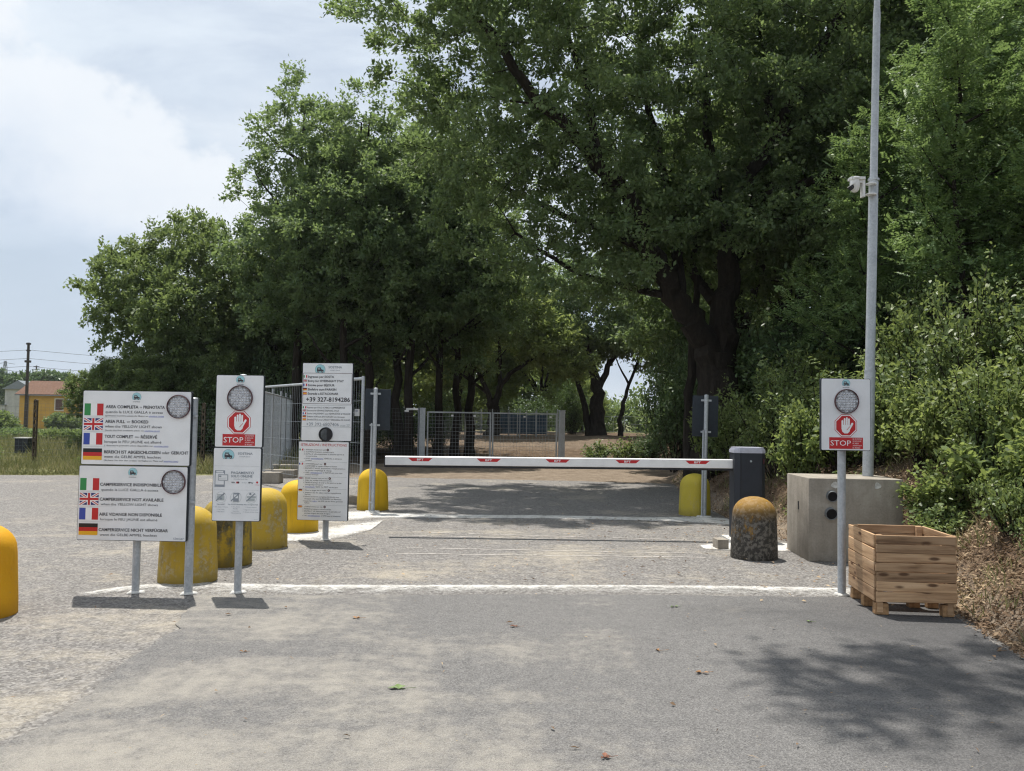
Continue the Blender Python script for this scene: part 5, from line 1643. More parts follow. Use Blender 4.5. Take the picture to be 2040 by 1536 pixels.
# --- the two dark sign backs behind the barrier
def sign_back(x, y, post_h, label, dx, lean):
    root = empty('sign_back', (x, y, 0), 0)
    root.rotation_euler = (0, R(lean), 0)
    tag(root, label, 'sign', 'signs seen from behind past the barrier')
    link_mesh('post', post_mesh(post_h, 0.033), root, (0, 0, 0))
    me = MB().box((0, 0, 0), (0.40, 0.04, 0.64)).mesh('panel', M['panel_back'])
    bevelled('panel', me, 0.008)
    pnl = link_mesh('panel', me, root, (dx, 0.062, post_h - 0.335))
    for z in (-0.245, 0.245):
        mb = MB(); mb.box((0, 0, 0), (0.16, 0.012, 0.03)); mb.lathe([(0.038, -0.014), (0.038, 0.014)], 12, (0, 0.0, 0))
        mb.build('clamp', M['steel'], root, (0, -0.0, post_h - 0.335 + z))
    mb = MB(); mb.tube([(-0.045, -0.03, 0.02), (-0.045, -0.03, post_h - 0.55)], 0.013, 8)
    c = mb.build('cable_conduit', M['steel'], root)
    for z in (0.15, 0.9): MB().box((-0.03, -0.03, z), (0.06, 0.02, 0.02)).build('conduit_clip', M['steel'], root)
    MB().lathe([(0.12, 0.0), (0.11, 0.018), (0.05, 0.022)], 16).build('footing', M['cement_plain'], root)
    return root


sign_back(-2.14, 13.33, 1.93, 'dark sign back on a post beside the left yellow bollard', 0.03, 0.4)
sign_back(3.01, 13.31, 1.90, 'dark sign back on a post before the right yellow bollard', 0.0, 0.8)

# ------------------------------------------------------------------ bollards
def bollard(loc, mat, label, rz, h=0.655, r=0.25, tilt=0.0, grp='dome-topped concrete bollards'):
    rb = r; rt = r * 0.93; sh = h * 0.70
    prof = [(rb * 0.985, 0.0), (rb, 0.012), (rb * 0.995, 0.10), (rt * 1.01, sh - 0.02), (rt, sh)]
    for k in range(1, 9):
        t = k / 8 * math.pi / 2
        prof.append((rt * math.cos(t) ** 0.92 + 1e-5 if k < 8 else 0.0005, sh + (h - sh) * math.sin(t)))
    ph = rz * 3
    mb = MB(); mb.lathe(prof, 44, wob=lambda t, z: 0.006 * math.sin(3 * t + ph + z * 4) + 0.004 * math.sin(7 * t + z * 11))
    o = mb.build('bollard', M[mat], None, loc, (R(tilt), 0, rz), True)
    return tag(o, label, 'bollard', grp)


bollard((-3.81, 6.19, 0), 'yellow_orange', 'orange yellow bollard cut by the left picture edge', 0.3)
bollard((-2.84, 7.60, 0), 'yellow_worn', 'worn yellow bollard behind the wide left sign', 1.1)
bollard((-2.80, 8.48, 0), 'yellow_dirty', 'blackened yellow bollard behind the stop and payment sign', 2.0)
bollard((-2.75, 9.64, 0), 'yellow_worn', 'faded yellow bollard right of the payment board', 3.2)
bollard((-2.70, 10.95, 0), 'yellow_new', 'bright yellow bollard behind the tall instruction sign', 0.8)
bollard((-2.20, 13.70, 0), 'yellow_new', 'bright yellow bollard behind the left dark sign back', 1.9)
bollard((2.93, 13.62, 0), 'yellow_pale', 'pale yellow bollard behind the right dark sign back', 2.6)
bollard((2.66, 9.35, 0), 'mossy', 'blackened lichen-covered bollard before the barrier cabinet', 4.2, 0.665, 0.25)

# ------------------------------------------------------------------ barrier
root = empty('barrier_gate', (2.98, 10.80, 0))
tag(root, 'closed white boom barrier with red badges and dark grey cabinet', 'barrier')
oct_ = [(-0.135, -0.175), (0.135, -0.175), (0.19, -0.12), (0.19, 0.12), (0.135, 0.175), (-0.135, 0.175), (-0.19, 0.12), (-0.19, -0.12)]


def prism(pts, z0, z1, mb=None, mi=0):
    mb = mb or MB(); k = len(pts)
    mb.add([(x, y, z0) for x, y in pts] + [(x, y, z1) for x, y in pts],
           [tuple(range(k))[::-1], tuple(range(k, 2 * k))] + [(i, (i + 1) % k, (i + 1) % k + k, i + k) for i in range(k)], mi)
    return mb


prism(oct_, 0.0, 1.09).build('cabinet', M['cabinet'], root)
c = prism([(-0.118, -0.180), (0.112, -0.180), (0.112, -0.170), (-0.118, -0.170)], 0.06, 1.075).build('cabinet_door', M['cabinet'], root)
for x_ in (-0.121, 0.115):
    MB().box((x_, -0.1765, 0.567), (0.007, 0.005, 1.015)).build('seam', M['black_rubber'], root)
MB().lathe([(0.013, 0), (0.013, 0.006), (0.009, 0.008), (0.0001, 0.008)], 16).build('lock', M['steel'], c, (0.0, -0.180, 0.99), (R(90), 0, 0))
prism([(x * 1.03, y * 1.03) for x, y in oct_], 1.09, 1.128).build('cap_band', M['cap_grey'], root)
mb = prism([(x * 0.99, y * 0.99) for x, y in oct_], 1.128, 1.142)
prism([(x * 0.93, y * 0.93) for x, y in oct_], 1.142, 1.160, mb).build('cap', M['cap_grey'], root)
MB().box((0.168, -0.150, 0.99), (0.004, 0.028, 0.06), R(-45)).build('badge', M['lamp_rim'], root)
prism([(-0.26, -0.26), (0.26, -0.26), (0.26, 0.26), (-0.26, 0.26)], -0.02, 0.022).build('base_plate', M['cement_plain'], root)
az = 0.925
ax0, ax1 = -4.56, -0.192
arm = MB()
sec = [(-0.035, -0.055), (0.035, -0.055), (0.045, -0.03), (0.045, 0.04), (0.035, 0.058), (-0.035, 0.058), (-0.045, 0.05), (-0.045, -0.05)]
k = len(sec)
arm.add([(ax0, y, az + z) for y, z in sec] + [(ax1, y, az + 0.02 + z) for y, z in sec],
        [tuple(range(k)), tuple(range(k, 2 * k))[::-1]] + [(i, i + k, (i + 1) % k + k, (i + 1) % k) for i in range(k)])
arm = arm.build('boom', M['white_metal'], root)
mb = MB()
mb.add([(ax0, -0.03, az - 0.055), (ax1, -0.03, az - 0.035), (ax1, 0.03, az - 0.035), (ax0, 0.03, az - 0.055),
        (ax0, -0.03, az - 0.082), (ax1, -0.03, az - 0.062), (ax1, 0.03, az - 0.062), (ax0, 0.03, az - 0.082)],
       [(0, 1, 2, 3), (7, 6, 5, 4), (0, 4, 5, 1), (2, 6, 7, 3), (1, 5, 6, 2), (0, 3, 7, 4)])
mb.build('rubber_edge', M['black_rubber'], arm)
MB().box((ax0 - 0.006, 0, az - 0.008), (0.012, 0.088, 0.135)).build('end_cap', M['black_rubber'], arm)
for xp in (840, 976, 1113, 1252, 1391):
    u = (xp - 1020) / 1700 * 10.75 - 2.98
    z = az + 0.02 * (u - ax0) / (ax1 - ax0) + 0.018
    mb = MB(); y = -0.0465
    mb.add([(u - 0.152, y, z + 0.020), (u - 0.105, y, z - 0.020), (u + 0.105, y, z - 0.020), (u + 0.152, y, z + 0.020)], [(0, 1, 2, 3)])
    b = mb.build('badge', M['red'], arm)
    mb = MB()
    vs, fs = text_geo('BFT', True)
    xa = min(p[0] for p in vs); xb = max(p[0] for p in vs)
    mb.add([(u - 0.042 + (p[0] - xa) / (xb - xa) * 0.084, y - 0.0015, z - 0.012 + p[1] * 0.024 / cap_height()) for p in vs], fs)
    mb.build('badge_lettering', M['white_ink'], arm)
kb = MB().box((0, 0, 0.055), (0.13, 0.20, 0.11)).mesh('kerb_block', M['concrete'])
bevelled('kerb_block', kb, 0.006)
tag(link_mesh('kerb_block', kb, None, (2.46, 10.02, 0.002), (0, 0, R(4))), 'small concrete block left of the blackened bollard', 'block')

# ------------------------------------------------------------------ concrete block with lamp pole
root = empty('concrete_block', (3.70, 9.55, 0), R(-3))
tag(root, 'large grey concrete ballast block carrying the lamp pole', 'block')
bw, bd, bh = 0.99, 0.86, 0.885
me = MB().box((0, 0, bh / 2), (bw, bd, bh)).mesh('body', M['concrete'])
bevelled('body', me, 0.012)
body = link_mesh('body', me, root)
for x, z, r in ((-0.255, 0.70, 0.058), (-0.265, 0.515, 0.064)):
    mb = MB(); mb.lathe([(r, -0.02), (r, 0.045), (r * 0.88, 0.045), (r * 0.86, -0.01), (0.0001, -0.01)], 24)
    cdt = mb.build('conduit_pipe', M['dark_steel'], root, (x, -bd / 2, z), (R(90 + 8), 0, 0), True)
    MB().lathe([(0.0001, 0), (r * 0.86, 0)], 20).build('pipe_hole', M['black_rubber'], cdt, (0, 0, 0.036))
for x in (-0.225, 0.225):
    mb = MB(); mb.lathe([(0.030, 0), (0.034, 0.006), (0.016, 0.004), (0.014, -0.02)], 14, wob=lambda t, z: 0.15 * math.sin(3 * t + x * 9))
    mb.build('lifting_socket', M['cement_plain'], root, (x, -bd / 2 - 0.001, 0.815), (R(90), 0, 0))
MB().box((-bw / 2 - 0.002, -0.05, 0.56), (0.006, 0.03, 0.09)).build('slot', M['black_rubber'], root)

root = empty('lamp_pole', (4.03, 9.66, 0.887))
root.rotation_euler = (0, R(1.25), 0)
tag(root, 'tall galvanised lamp pole standing on the concrete block', 'pole')
mb = MB()
mb.lathe([(0.059, 0), (0.059, 1.18), (0.053, 1.22), (0.052, 3.35), (0.042, 3.43), (0.040, 5.32), (0.034, 5.40), (0.033, 6.6), (0.0001, 6.62)], 20)
mb.build('shaft', M['steel'], root, smooth=True)
for z in (1.185, 3.38): MB().lathe([(0.062, z - 0.012), (0.062, z + 0.012)], 20).build('joint_collar', M['steel'], root)
mb = MB(); mb.tube([(0, 0, 6.55), (-0.05, -0.3, 6.75), (-0.1, -0.9, 6.85)], 0.03, 8); arm_o = mb.build('lamp_arm', M['steel'], root)
mb = MB(); mb.box((-0.12, -1.2, 6.86), (0.24, 0.6, 0.09)); mb.build('lamp_head', M['cap_grey'], root)
root = empty('security_camera', (4.03, 9.60, 4.20))
tag(root, 'white dome security camera clamped on the lamp pole', 'camera')
mb = MB(); mb.box((-0.075, 0, -0.055), (0.03, 0.07, 0.20)); mb.box((-0.095, 0, 0.03), (0.05, 0.06, 0.05)); mb.build('bracket', M['white_plastic'], root)
mb = MB(); mb.box((-0.145, 0, 0.055), (0.16, 0.11, 0.028)); mb.lathe([(0.062, 0.043), (0.066, 0.050), (0.066, 0.066), (0.058, 0.072), (0.0001, 0.073)], 24, (-0.165, 0, 0)); mb.build('sun_shield', M['white_plastic'], root, smooth=True)
mb = MB(); mb.lathe([(0.0001, -0.10), (0.025, -0.096), (0.045, -0.072), (0.055, -0.03), (0.056, 0.042)], 24, (-0.165, 0, 0)); mb.build('dome', M['white_plastic'], root, smooth=True)
mb = MB(); mb.tube([(-0.20, -0.02, -0.04), (-0.235, -0.04, -0.065)], 0.026, 14); mb.build('lens_barrel', M['black_rubber'], root)
mb = MB(); mb.box((-0.225, -0.035, -0.028), (0.07, 0.06, 0.008), 0, mat=Matrix.Rotation(R(-35), 4, 'Y')); mb.build('visor', M['white_plastic'], root)
for z in (0.0, -0.12): MB().lathe([(0.058, z - 0.006), (0.058, z + 0.006)], 18, (0.02, 0.0, 0)).build('band', M['white_metal'], root)

# ------------------------------------------------------------------ wooden crate of pallet boards
root = empty('wooden_crate', (2.80, 6.57, 0.009), R(-6.0))
tag(root, 'brown pallet-board crate standing at the edge of the apron', 'crate')
rc = random.Random(5)
CW, CD, CH = 0.585, 0.70, 0.61


def plank_mesh(l, h, t):
    me = MB().box((0, 0, 0), (l, t, h)).mesh('plank', M['wood'])
    return bevelled('plank', me, 0.003, 1)


def plank(l, h, t, loc, rz=0.0, ry=0.0, warp=True):
    o = link_mesh('plank', plank_mesh(l, h, t), root, loc, (rc.gauss(0, 0.010) if warp else 0, ry + (rc.gauss(0, 0.006) if warp else 0), rz))
    return o


z = 0.105
hs_front = [0.080, 0.074, 0.072, 0.068, 0.074, 0.066, 0.068]
tot = sum(hs_front)
k_ = (CH - 0.105 - 0.0035 * 6) / tot
for i, h in enumerate(hs_front):
    h *= k_
    plank(CW + rc.uniform(-0.006, 0.004), h, 0.017, (CW / 2 + rc.uniform(-0.004, 0.004), rc.uniform(-0.004, 0.003), z + h / 2 + rc.uniform(-0.001, 0.001)))
    plank(CW + rc.uniform(-0.006, 0.004), h, 0.017, (CW / 2, CD, z + h / 2))
    z += h + 0.0035
z = 0.105
for i in range(5):
    h = (CH - 0.105 - 0.020) / 5
    for x in (-0.002, CW + 0.002):
        plank(CD - 0.022 + rc.uniform(-0.01, 0.0), h, 0.017, (x + rc.uniform(-0.003, 0.003), CD / 2 + rc.uniform(-0.006, 0.006), z + h / 2), R(90))
    z += h + 0.005
for x in (0.035, CW - 0.035):
    for y in (0.035, CD - 0.035):
        me = MB().box((0, 0, 0.305), (0.045, 0.045, 0.59)).mesh('corner_batten', M['wood']); bevelled('corner_batten', me, 0.003, 1)
        link_mesh('corner_batten', me, root, (x, y, 0.008))
for y in (0.05, 0.24, 0.45, 0.65):
    plank(CW - 0.04, 0.016, 0.085, (CW / 2, y, 0.115), 0, 0, False)
for x in (0.05, CW / 2 + 0.10, CW - 0.05):
    for y in (0.05, CD * 0.5, CD - 0.06):
        if abs(x - CW / 2) < 0.15 and y < 0.2: continue
        me = MB().box((0, 0, 0.045), (0.085 if x != 0.05 else 0.10, 0.07, 0.088)).mesh('foot_block', M['wood_end']); bevelled('foot_block', me, 0.004, 1)
        link_mesh('foot_block', me, root, (x, y, 0.001))

# ------------------------------------------------------------------ temporary fence panels
def wires(mb, L, z0, z1, nh, nv, rh, rv):
    for i in range(nh):
        z = z0 + (z1 - z0) * i / (nh - 1)
        mb.tube([(0, 0, z), (L, 0, z)], rh, 4, cap=False)
    for i in range(nv):
        x = L * (i + 0.5) / nv
        mb.tube([(x, 0.004, z0), (x, 0.004, z1)], rv, 4, cap=False)


def fence_panel(a, b, label, grp, h=2.05, nh=7, step=0.11, rh=0.0035, rv=0.0018, bottom=True, name='fence_panel', post=0.021, top_over=0.0):
    a, b = Vector(a), Vector(b)
    L = (b - a).length
    root = empty(name, a, math.atan2(b.y - a.y, b.x - a.x))
    tag(root, label, 'fence', grp)
    fr = MB(); fr.tube([(0, 0, h - 0.04), (L, 0, h - 0.04)], post * 0.95, 8)
    fr.build('top_rail', M['steel'], root)
    for x in (0.0, L):
        MB().tube([(x, 0, 0.0), (x, 0, h + top_over)], post, 10).build('upright', M['steel'], root)
    if bottom:
        MB().tube([(0, 0, 0.12), (L, 0, 0.12)], post * 0.8, 8).build('bottom_rail', M['steel'], root)
    mb = MB(); wires(mb, L, 0.16, h - 0.06, nh, int(L / step), rh, rv)
    o = mb.build('wire_mesh', M['steel'], root)
    o['kind'] = 'stuff'
    return root


GF = 'temporary tube-framed fence panels'
f0, f1, f2 = Vector((-2.53, 14.50, 0.15)), Vector((-4.06, 16.75, 0.13)), Vector((-5.62, 19.05, 0.05))
fence_panel(f0, f1 + Vector((0.02, -0.03, 0)), 'temporary fence panel with thick white-grey upright beside the instruction sign', GF, 2.02, 6, 0.10, bottom=False, post=0.028)
fence_panel(f1 - Vector((0.02, -0.03, 0)), f2, 'temporary fence panel between payment sign and instruction sign', GF, 2.02, 6, 0.10, bottom=False, post=0.026)
row = [(-5.70, 19.5), (-6.05, 21.6), (-6.38, 23.6), (-6.72, 25.4), (-7.05, 27.2), (-7.4, 29.2)]
names = ['nearest', 'second', 'third', 'fourth', 'farthest']
for i in range(5):
    a, b = row[i], row[i + 1]
    d = (Vector(b) - Vector(a)).normalized() * 0.03
    fence_panel((a[0] + d.x, a[1] + d.y, 0.02), (b[0] - d.x, b[1] - d.y, 0.02), names[i] + ' panel of the receding fence row behind the payment sign', GF, 2.05, 8, 0.055, 0.003, 0.0028, True, post=0.024, top_over=0.10)
# concrete feet of the panels
foot = MB().box((0, 0, 0.07), (0.62, 0.24, 0.14)).mesh('slab', M['concrete'])
bevelled('slab', foot, 0.012)
for i, (x, y, rz, lab) in enumerate([(-2.62, 14.56, 0.05, 'grey concrete foot under the thick fence upright'), (-4.05, 16.8, 0.2, 'grey concrete foot at the middle fence joint'), (-5.45, 18.9, 0.0, 'nearest of the concrete feet along the fence row'),
                                     (-5.55, 20.6, 0.0, 'second of the concrete feet along the fence row'), (-5.85, 22.3, 0.0, 'third of the concrete feet along the fence row'), (-6.1, 24.0, 0.0, 'fourth of the concrete feet along the fence row'),
                                     (-6.5, 26.0, 0.0, 'farthest of the concrete feet along the fence row')]):
    o = link_mesh('ballast_slab', foot, None, (x, y, gz_at(x, y) + 0.0 if y > 20.5 else 0.002), (0, 0, rz), (1.25 if y > 17 else 1, 1.6 if y > 18 else 1.0, 1.7 if y > 18 else 1))
    tag(o, lab, 'block', 'concrete fence feet')

# ------------------------------------------------------------------ wire gate across the drive end
def gate_leaf(root, x0, x1, z0, z1):
    L = x1 - x0
    fr = MB()
    for x in (x0 + 0.02, x1 - 0.02): fr.box((x, 0, (z0 + z1) / 2), (0.04, 0.04, z1 - z0))
    fr.box(((x0 + x1) / 2, 0, z1 - 0.02), (L - 0.08, 0.038, 0.04)); fr.box(((x0 + x1) / 2, 0, z0 + 0.02), (L - 0.08, 0.038, 0.04))
    leaf = fr.build('gate_leaf', M['steel'], root)
    mb = MB()
    nh = 14
    for i in range(nh):
        z = z0 + 0.06 + (z1 - z0 - 0.10) * i / (nh - 1)
        mb.box(((x0 + x1) / 2, 0, z), (L - 0.08, 0.005, 0.006))
    nv = int(L / 0.105)
    for i in range(nv):
        x = x0 + 0.06 + (L - 0.12) * i / (nv - 1)
        mb.box((x, 0.006, (z0 + z1) / 2), (0.004, 0.004, z1 - z0 - 0.06))
    w = mb.build('wire_mesh', M['steel'], leaf)
    w['kind'] = 'stuff'


root = empty('wire_gate', (-2.72, 26.3, 0.0), math.atan2(0.95, 4.3))
tag(root, 'double wire mesh gate on square steel pillars across the drive end', 'gate')
for x in (-0.03, 4.43):
    MB().box((x, 0, 0.9), (0.17, 0.17, 1.75)).build('pillar', M['steel'], root)
    MB().box((x, 0, 1.79), (0.19, 0.19, 0.03)).build('pillar_cap', M['steel'], root)
gate_leaf(root, 0.12, 2.13, 0.12, 1.70)
gate_leaf(root, 2.17, 4.28, 0.12, 1.70)
mb = MB(); mb.box((-0.35, -0.05, 1.76), (0.36, 0.10, 0.06)); mb.box((-0.52, -0.08, 1.70), (0.12, 0.12, 0.05)); mb.build('flood_light', M['white_metal'], root)
for i, x in enumerate((0.9, 1.6, 3.2, 4.05)):
    MB().box((x, -0.03, 1.58), (0.07, 0.01, 0.05)).build('tag_plate', M['white_plastic'], root)
# low kerb of concrete elements before the gate
kerb = MB().box((0, 0, 0.06), (0.98, 0.18, 0.13)).mesh('kerb_stone', M['concrete'])
bevelled('kerb_stone', kerb, 0.01)
root = empty('gate_kerb', (-2.9, 25.6, 0.0), math.atan2(0.95, 4.3))
tag(root, 'low row of grey concrete kerb stones in front of the gate', 'kerb')
for i in range(5):
    link_mesh('kerb_stone', kerb, root, (0.3 + i * 1.0, 0, 0.02 + 0.004 * (i % 2)))

# dark wire fence left of the gate
def wire_fence(name, pts, h, label, mat, nh, vstep, post_mat, rw=0.003, every=1, post_r=0.025, cat='fence'):
    root = empty(name, (pts[0][0], pts[0][1], 0))
    tag(root, label, cat)
    ox, oy = pts[0][0], pts[0][1]
    P3 = [Vector((x - ox, y - oy, gz_at(x, y))) for x, y in pts]
    for p in P3[::every]:
        MB().tube([tuple(p - Vector((0, 0, 0.1))), tuple(p + Vector((0, 0, h + 0.05)))], post_r, 8).build('fence_post', post_mat, root)
    mb = MB()
    for a, b in zip(P3[:-1], P3[1:]):
        for i in range(nh):
            z = Vector((0, 0, 0.08 + (h - 0.08) * i / (nh - 1)))
            mb.tube([tuple(a + z), tuple(b + z)], rw, 4, cap=False)
        L = (b - a).length
        for i in range(int(L / vstep)):
            q = a + (b - a) * (i / max(int(L / vstep), 1))
            mb.tube([tuple(q + Vector((0, 0, 0.08))), tuple(q + Vector((0, 0, h)))], rw * 0.7, 3, cap=False)
    w = mb.build('wire_mesh', mat, root)
    w['kind'] = 'stuff'
    return root


wire_fence('mesh_fence', [(-5.6, 25.2), (-4.1, 25.7), (-2.85, 26.2)], 1.75, 'dark wire mesh fence running left from the gate pillar', M['dark_steel'], 16, 0.10, M['dark_steel'])
wire_fence('enclosure_fence', [(-2.55, 30.0), (-1.9, 35.0), (-1.4, 39.5), (-0.9, 40.2), (0.4, 40.6), (1.2, 40.8), (2.2, 41.0)], 1.3, 'wire fence with pale posts standing inside the gate', M['steel'], 10, 0.12, M['steel'], 0.003)
M['tarp'] = plain('blue_tarpaulin', (0.025, 0.065, 0.115), 0.5, 0, 0.25, 3, 0.3)
root = empty('blue_screen', (-0.75, 42.2, gz_at(-0.75, 42.2)))
tag(root, 'blue tarpaulin screen on pale posts behind the gate', 'screen')
mb = MB()
xs_ = np.linspace(0, 2.5, 26)
for i in range(25):
    y0, y1 = 0.04 * math.sin(xs_[i] * 9), 0.04 * math.sin(xs_[i + 1] * 9)
    mb.add([(xs_[i], y0, 0.05), (xs_[i + 1], y1, 0.05), (xs_[i + 1], y1 * 0.5, 1.0 + 0.02 * math.sin(xs_[i + 1] * 3)), (xs_[i], y0 * 0.5, 1.0 + 0.02 * math.sin(xs_[i] * 3)),
            (xs_[i], y0 + 0.004, 0.05), (xs_[i + 1], y1 + 0.004, 0.05), (xs_[i + 1], y1 * 0.5 + 0.004, 1.0 + 0.02 * math.sin(xs_[i + 1] * 3)), (xs_[i], y0 * 0.5 + 0.004, 1.0 + 0.02 * math.sin(xs_[i] * 3))],
           [(0, 1, 2, 3), (7, 6, 5, 4)])
mb.build('sheet', M['tarp'], root)
for x in (0.0, 0.62, 1.05, 1.5, 1.95, 2.5):
    MB().tube([(x, -0.06, -0.1), (x, -0.06, 1.2)], 0.025, 8).build('screen_post', M['steel'], root)
wire_fence('far_rail_fence', [(3.2, 58.5), (5.0, 59.5), (6.4, 60), (8.0, 60.5), (9.6, 61), (11.0, 61.5)], 1.15, 'pale rail fence seen under the far tunnel trees', M['steel'], 3, 0.6, M['steel'], 0.02)

# left field fence with slotted concrete posts
M['rust_post'] = plain('stained_concrete_post', (0.085, 0.065, 0.045), 0.9, 0, 0.5, 14, 0.4)
def slotted_post(x, y, h, lab):
    root = empty('slotted_post', (x, y, gz_at(x, y)))
    tag(root, lab, 'post', 'slotted fence posts of the field fence')
    for s in (-0.037, 0.037):
        MB().box((s, 0, h / 2 - 0.05), (0.026, 0.07, h - 0.1)).build('stile', M['rust_post'], root)
    for i in range(9):
        MB().box((0, 0, 0.12 + (h - 0.3) * i / 8), (0.048, 0.062, 0.085)).build('web', M['rust_post'], root)
    mb = MB(); mb.tube([(0, -0.035, h - 0.10), (0, 0.035, h - 0.10)], 0.05, 14); mb.build('rounded_head', M['rust_post'], root)
slotted_post(-13.26, 23.8, 1.92, 'slotted dark concrete post left of the wide sign')
slotted_post(-8.83, 24.5, 1.90, 'slotted grey concrete post between the two front signs')
slotted_post(-17.8, 23.2, 1.9, 'slotted dark concrete post beyond the left picture edge')
wire_fence('field_fence', [(-20.5, 22.8), (-17.8, 23.25), (-13.26, 23.85), (-8.83, 24.55), (-7.5, 24.8)], 1.75, 'thin green wire mesh of the field fence', M['dark_steel'], 18, 0.11, M['dark_steel'], 0.0022, every=9)
root = empty('dark_bin', (-16.6, 29.2, gz_at(-16.6, 29.2) + 0.06))
tag(root, 'dark slatted box with pale lid in the field', 'bin')
MB().box((0, 0, 0.26), (0.44, 0.44, 0.5)).build('box_body', M['panel_back'], root)
for i in range(4): MB().box((0, -0.225, 0.10 + 0.11 * i), (0.42, 0.012, 0.075)).build('slat', M['cabinet'], root)
MB().box((0, 0, 0.53), (0.50, 0.50, 0.035)).build('lid', M['cement_plain'], root)

# ------------------------------------------------------------------ far left: house, poles, trees
M['ochre'] = plain('ochre_render', (0.52, 0.30, 0.06), 0.9, 0, 0.10, 0.8, 0.1)


def tile_mat(n):
    w = n.new('ShaderNodeTexWave', wave_type='BANDS', bands_direction='X')
    n.link(n.obj, w.inputs['Vector']); w.inputs['Scale'].default_value = 1.6; w.inputs['Distortion'].default_value = 0.6
    fine = n.noise(n.obj, 5, 5, 0.7)
    col = n.ramp(n.math('ADD', n.math('MULTIPLY', w.outputs['Fac'], 0.3), n.math('MULTIPLY', fine, 0.7)), [(0.3, (0.085, 0.045, 0.032)), (0.5, (0.170, 0.094, 0.064)), (0.75, (0.27, 0.165, 0.112))])
    n.put(n.b.inputs['Base Color'], col)
    n.put(n.b.inputs['Normal'], n.bump(w.outputs['Fac'], 0.8, 0.06))
M['tiles'] = material('clay_roof_tiles', tile_mat, 0.9, 0, 0.2)
M['shutter'] = plain('brown_shutter', (0.09, 0.040, 0.028), 0.6, 0, 0.15, 6)
M['trim'] = plain('cream_trim', (0.62, 0.57, 0.46), 0.8, 0, 0.1, 4)
HX0, HY0 = -72.1, 125.0
hz = gz_at(HX0, HY0)
root = empty('yellow_house', (HX0, HY0, hz), R(3))
tag(root, 'ochre yellow house with red tiled roof in the field', 'house')
HL, HD, HE, HR_ = 15.5, 8.0, 5.05, 7.0
mb = MB()
mb.add([(0, 0, -0.5), (HL, 0, -0.5), (HL, HD, -0.5), (0, HD, -0.5), (0, 0, HE), (HL, 0, HE), (HL, HD, HE), (0, HD, HE), (0, HD / 2, HR_ - 0.12), (HL, HD / 2, HR_ - 0.12)],
       [(0, 1, 5, 4), (1, 2, 6, 9, 5), (2, 3, 7, 6), (3, 0, 4, 8, 7)])
mb.build('wall', M['ochre'], root)
mb = MB()
for s, y0 in ((1, -0.55), (-1, HD + 0.55)):
    za = HE - 0.18; t = 0.16
    mb.add([(-0.4, y0, za), (HL + 0.4, y0, za), (HL + 0.4, HD / 2, HR_), (-0.4, HD / 2, HR_), (-0.4, y0, za + t), (HL + 0.4, y0, za + t), (HL + 0.4, HD / 2, HR_ + t), (-0.4, HD / 2, HR_ + t)],
           [(3, 2, 1, 0), (4, 5, 6, 7), (0, 1, 5, 4), (1, 2, 6, 5), (0, 4, 7, 3)])
roof = mb.build('roof', M['tiles'], root)
MB().box((HL / 2, -0.60, HE - 0.16), (HL + 0.8, 0.12, 0.14)).build('gutter', M['dark_steel'], root)
MB().tube([(1.3, -0.12, 0), (1.3, -0.12, HE - 0.2)], 0.07, 8).build('downpipe', M['dark_steel'], root)
for x, z, w, h in ((5.7, 3.55, 1.0, 1.55), (11.5, 3.55, 1.0, 1.55)):
    wn = MB().box((x, -0.03, z), (w + 0.34, 0.08, h + 0.34)).build('window', M['trim'], root)
    for s in (-1, 1): MB().box((x + s * w / 4, -0.09, z), (w / 2 - 0.02, 0.05, h)).build('shutter', M['shutter'], wn)
for x in (7.35, 9.0):
    ac = MB().box((x, -0.2, 4.1), (0.85, 0.34, 0.62)).build('air_conditioner', M['white_plastic'], root)
    MB().lathe([(0.0001, 0), (0.24, 0)], 16).build('fan_grille', M['dark_steel'], ac, (x - 0.1, -0.375, 4.1), (R(90), 0, 0))
mb = MB(); mb.add([(6.2, -2.2, 1.75), (11, -2.2, 1.75), (11, 0, 2.35), (6.2, 0, 2.35), (6.2, -2.2, 1.63), (11, -2.2, 1.63), (11, 0, 2.23), (6.2, 0, 2.23)], [(0, 1, 2, 3), (7, 6, 5, 4), (0, 4, 5, 1), (0, 3, 7, 4), (1, 5, 6, 2)])
mb.build('porch_roof', M['tiles'], root)
MB().box((8.6, -1.9, 0.75), (4.4, 0.15, 1.7)).build('porch_front', M['shutter'], root)
M['grey_wall'] = plain('weathered_white_render', (0.44, 0.44, 0.42), 0.9, 0, 0.15, 1.0)
root = empty('white_outbuilding', (-80.2, 135, gz_at(-80.2, 135)))
tag(root, 'small whitish building left of the yellow house', 'building')
MB().box((2.2, 2, 2.9), (4.4, 4, 6.4)).build('wall', M['grey_wall'], root)
mb = MB(); mb.add([(-0.3, -0.4, 6.0), (4.7, -0.4, 6.0), (4.7, 4.4, 6.0), (-0.3, 4.4, 6.0), (2.2, -0.4, 7.4), (2.2, 4.4, 7.4)], [(0, 1, 4), (2, 3, 5), (0, 4, 5, 3), (1, 2, 5, 4), (3, 2, 1, 0)])
mb.build('roof', M['dark_steel'], root)
MB().box((-0.8, 1.0, 1.6), (2.0, 2.5, 3.6)).build('annex', M['grey_wall'], root)
MB().box((-0.8, 1.0, 3.47), (2.3, 2.8, 0.14)).build('annex_roof', M['dark_steel'], root)

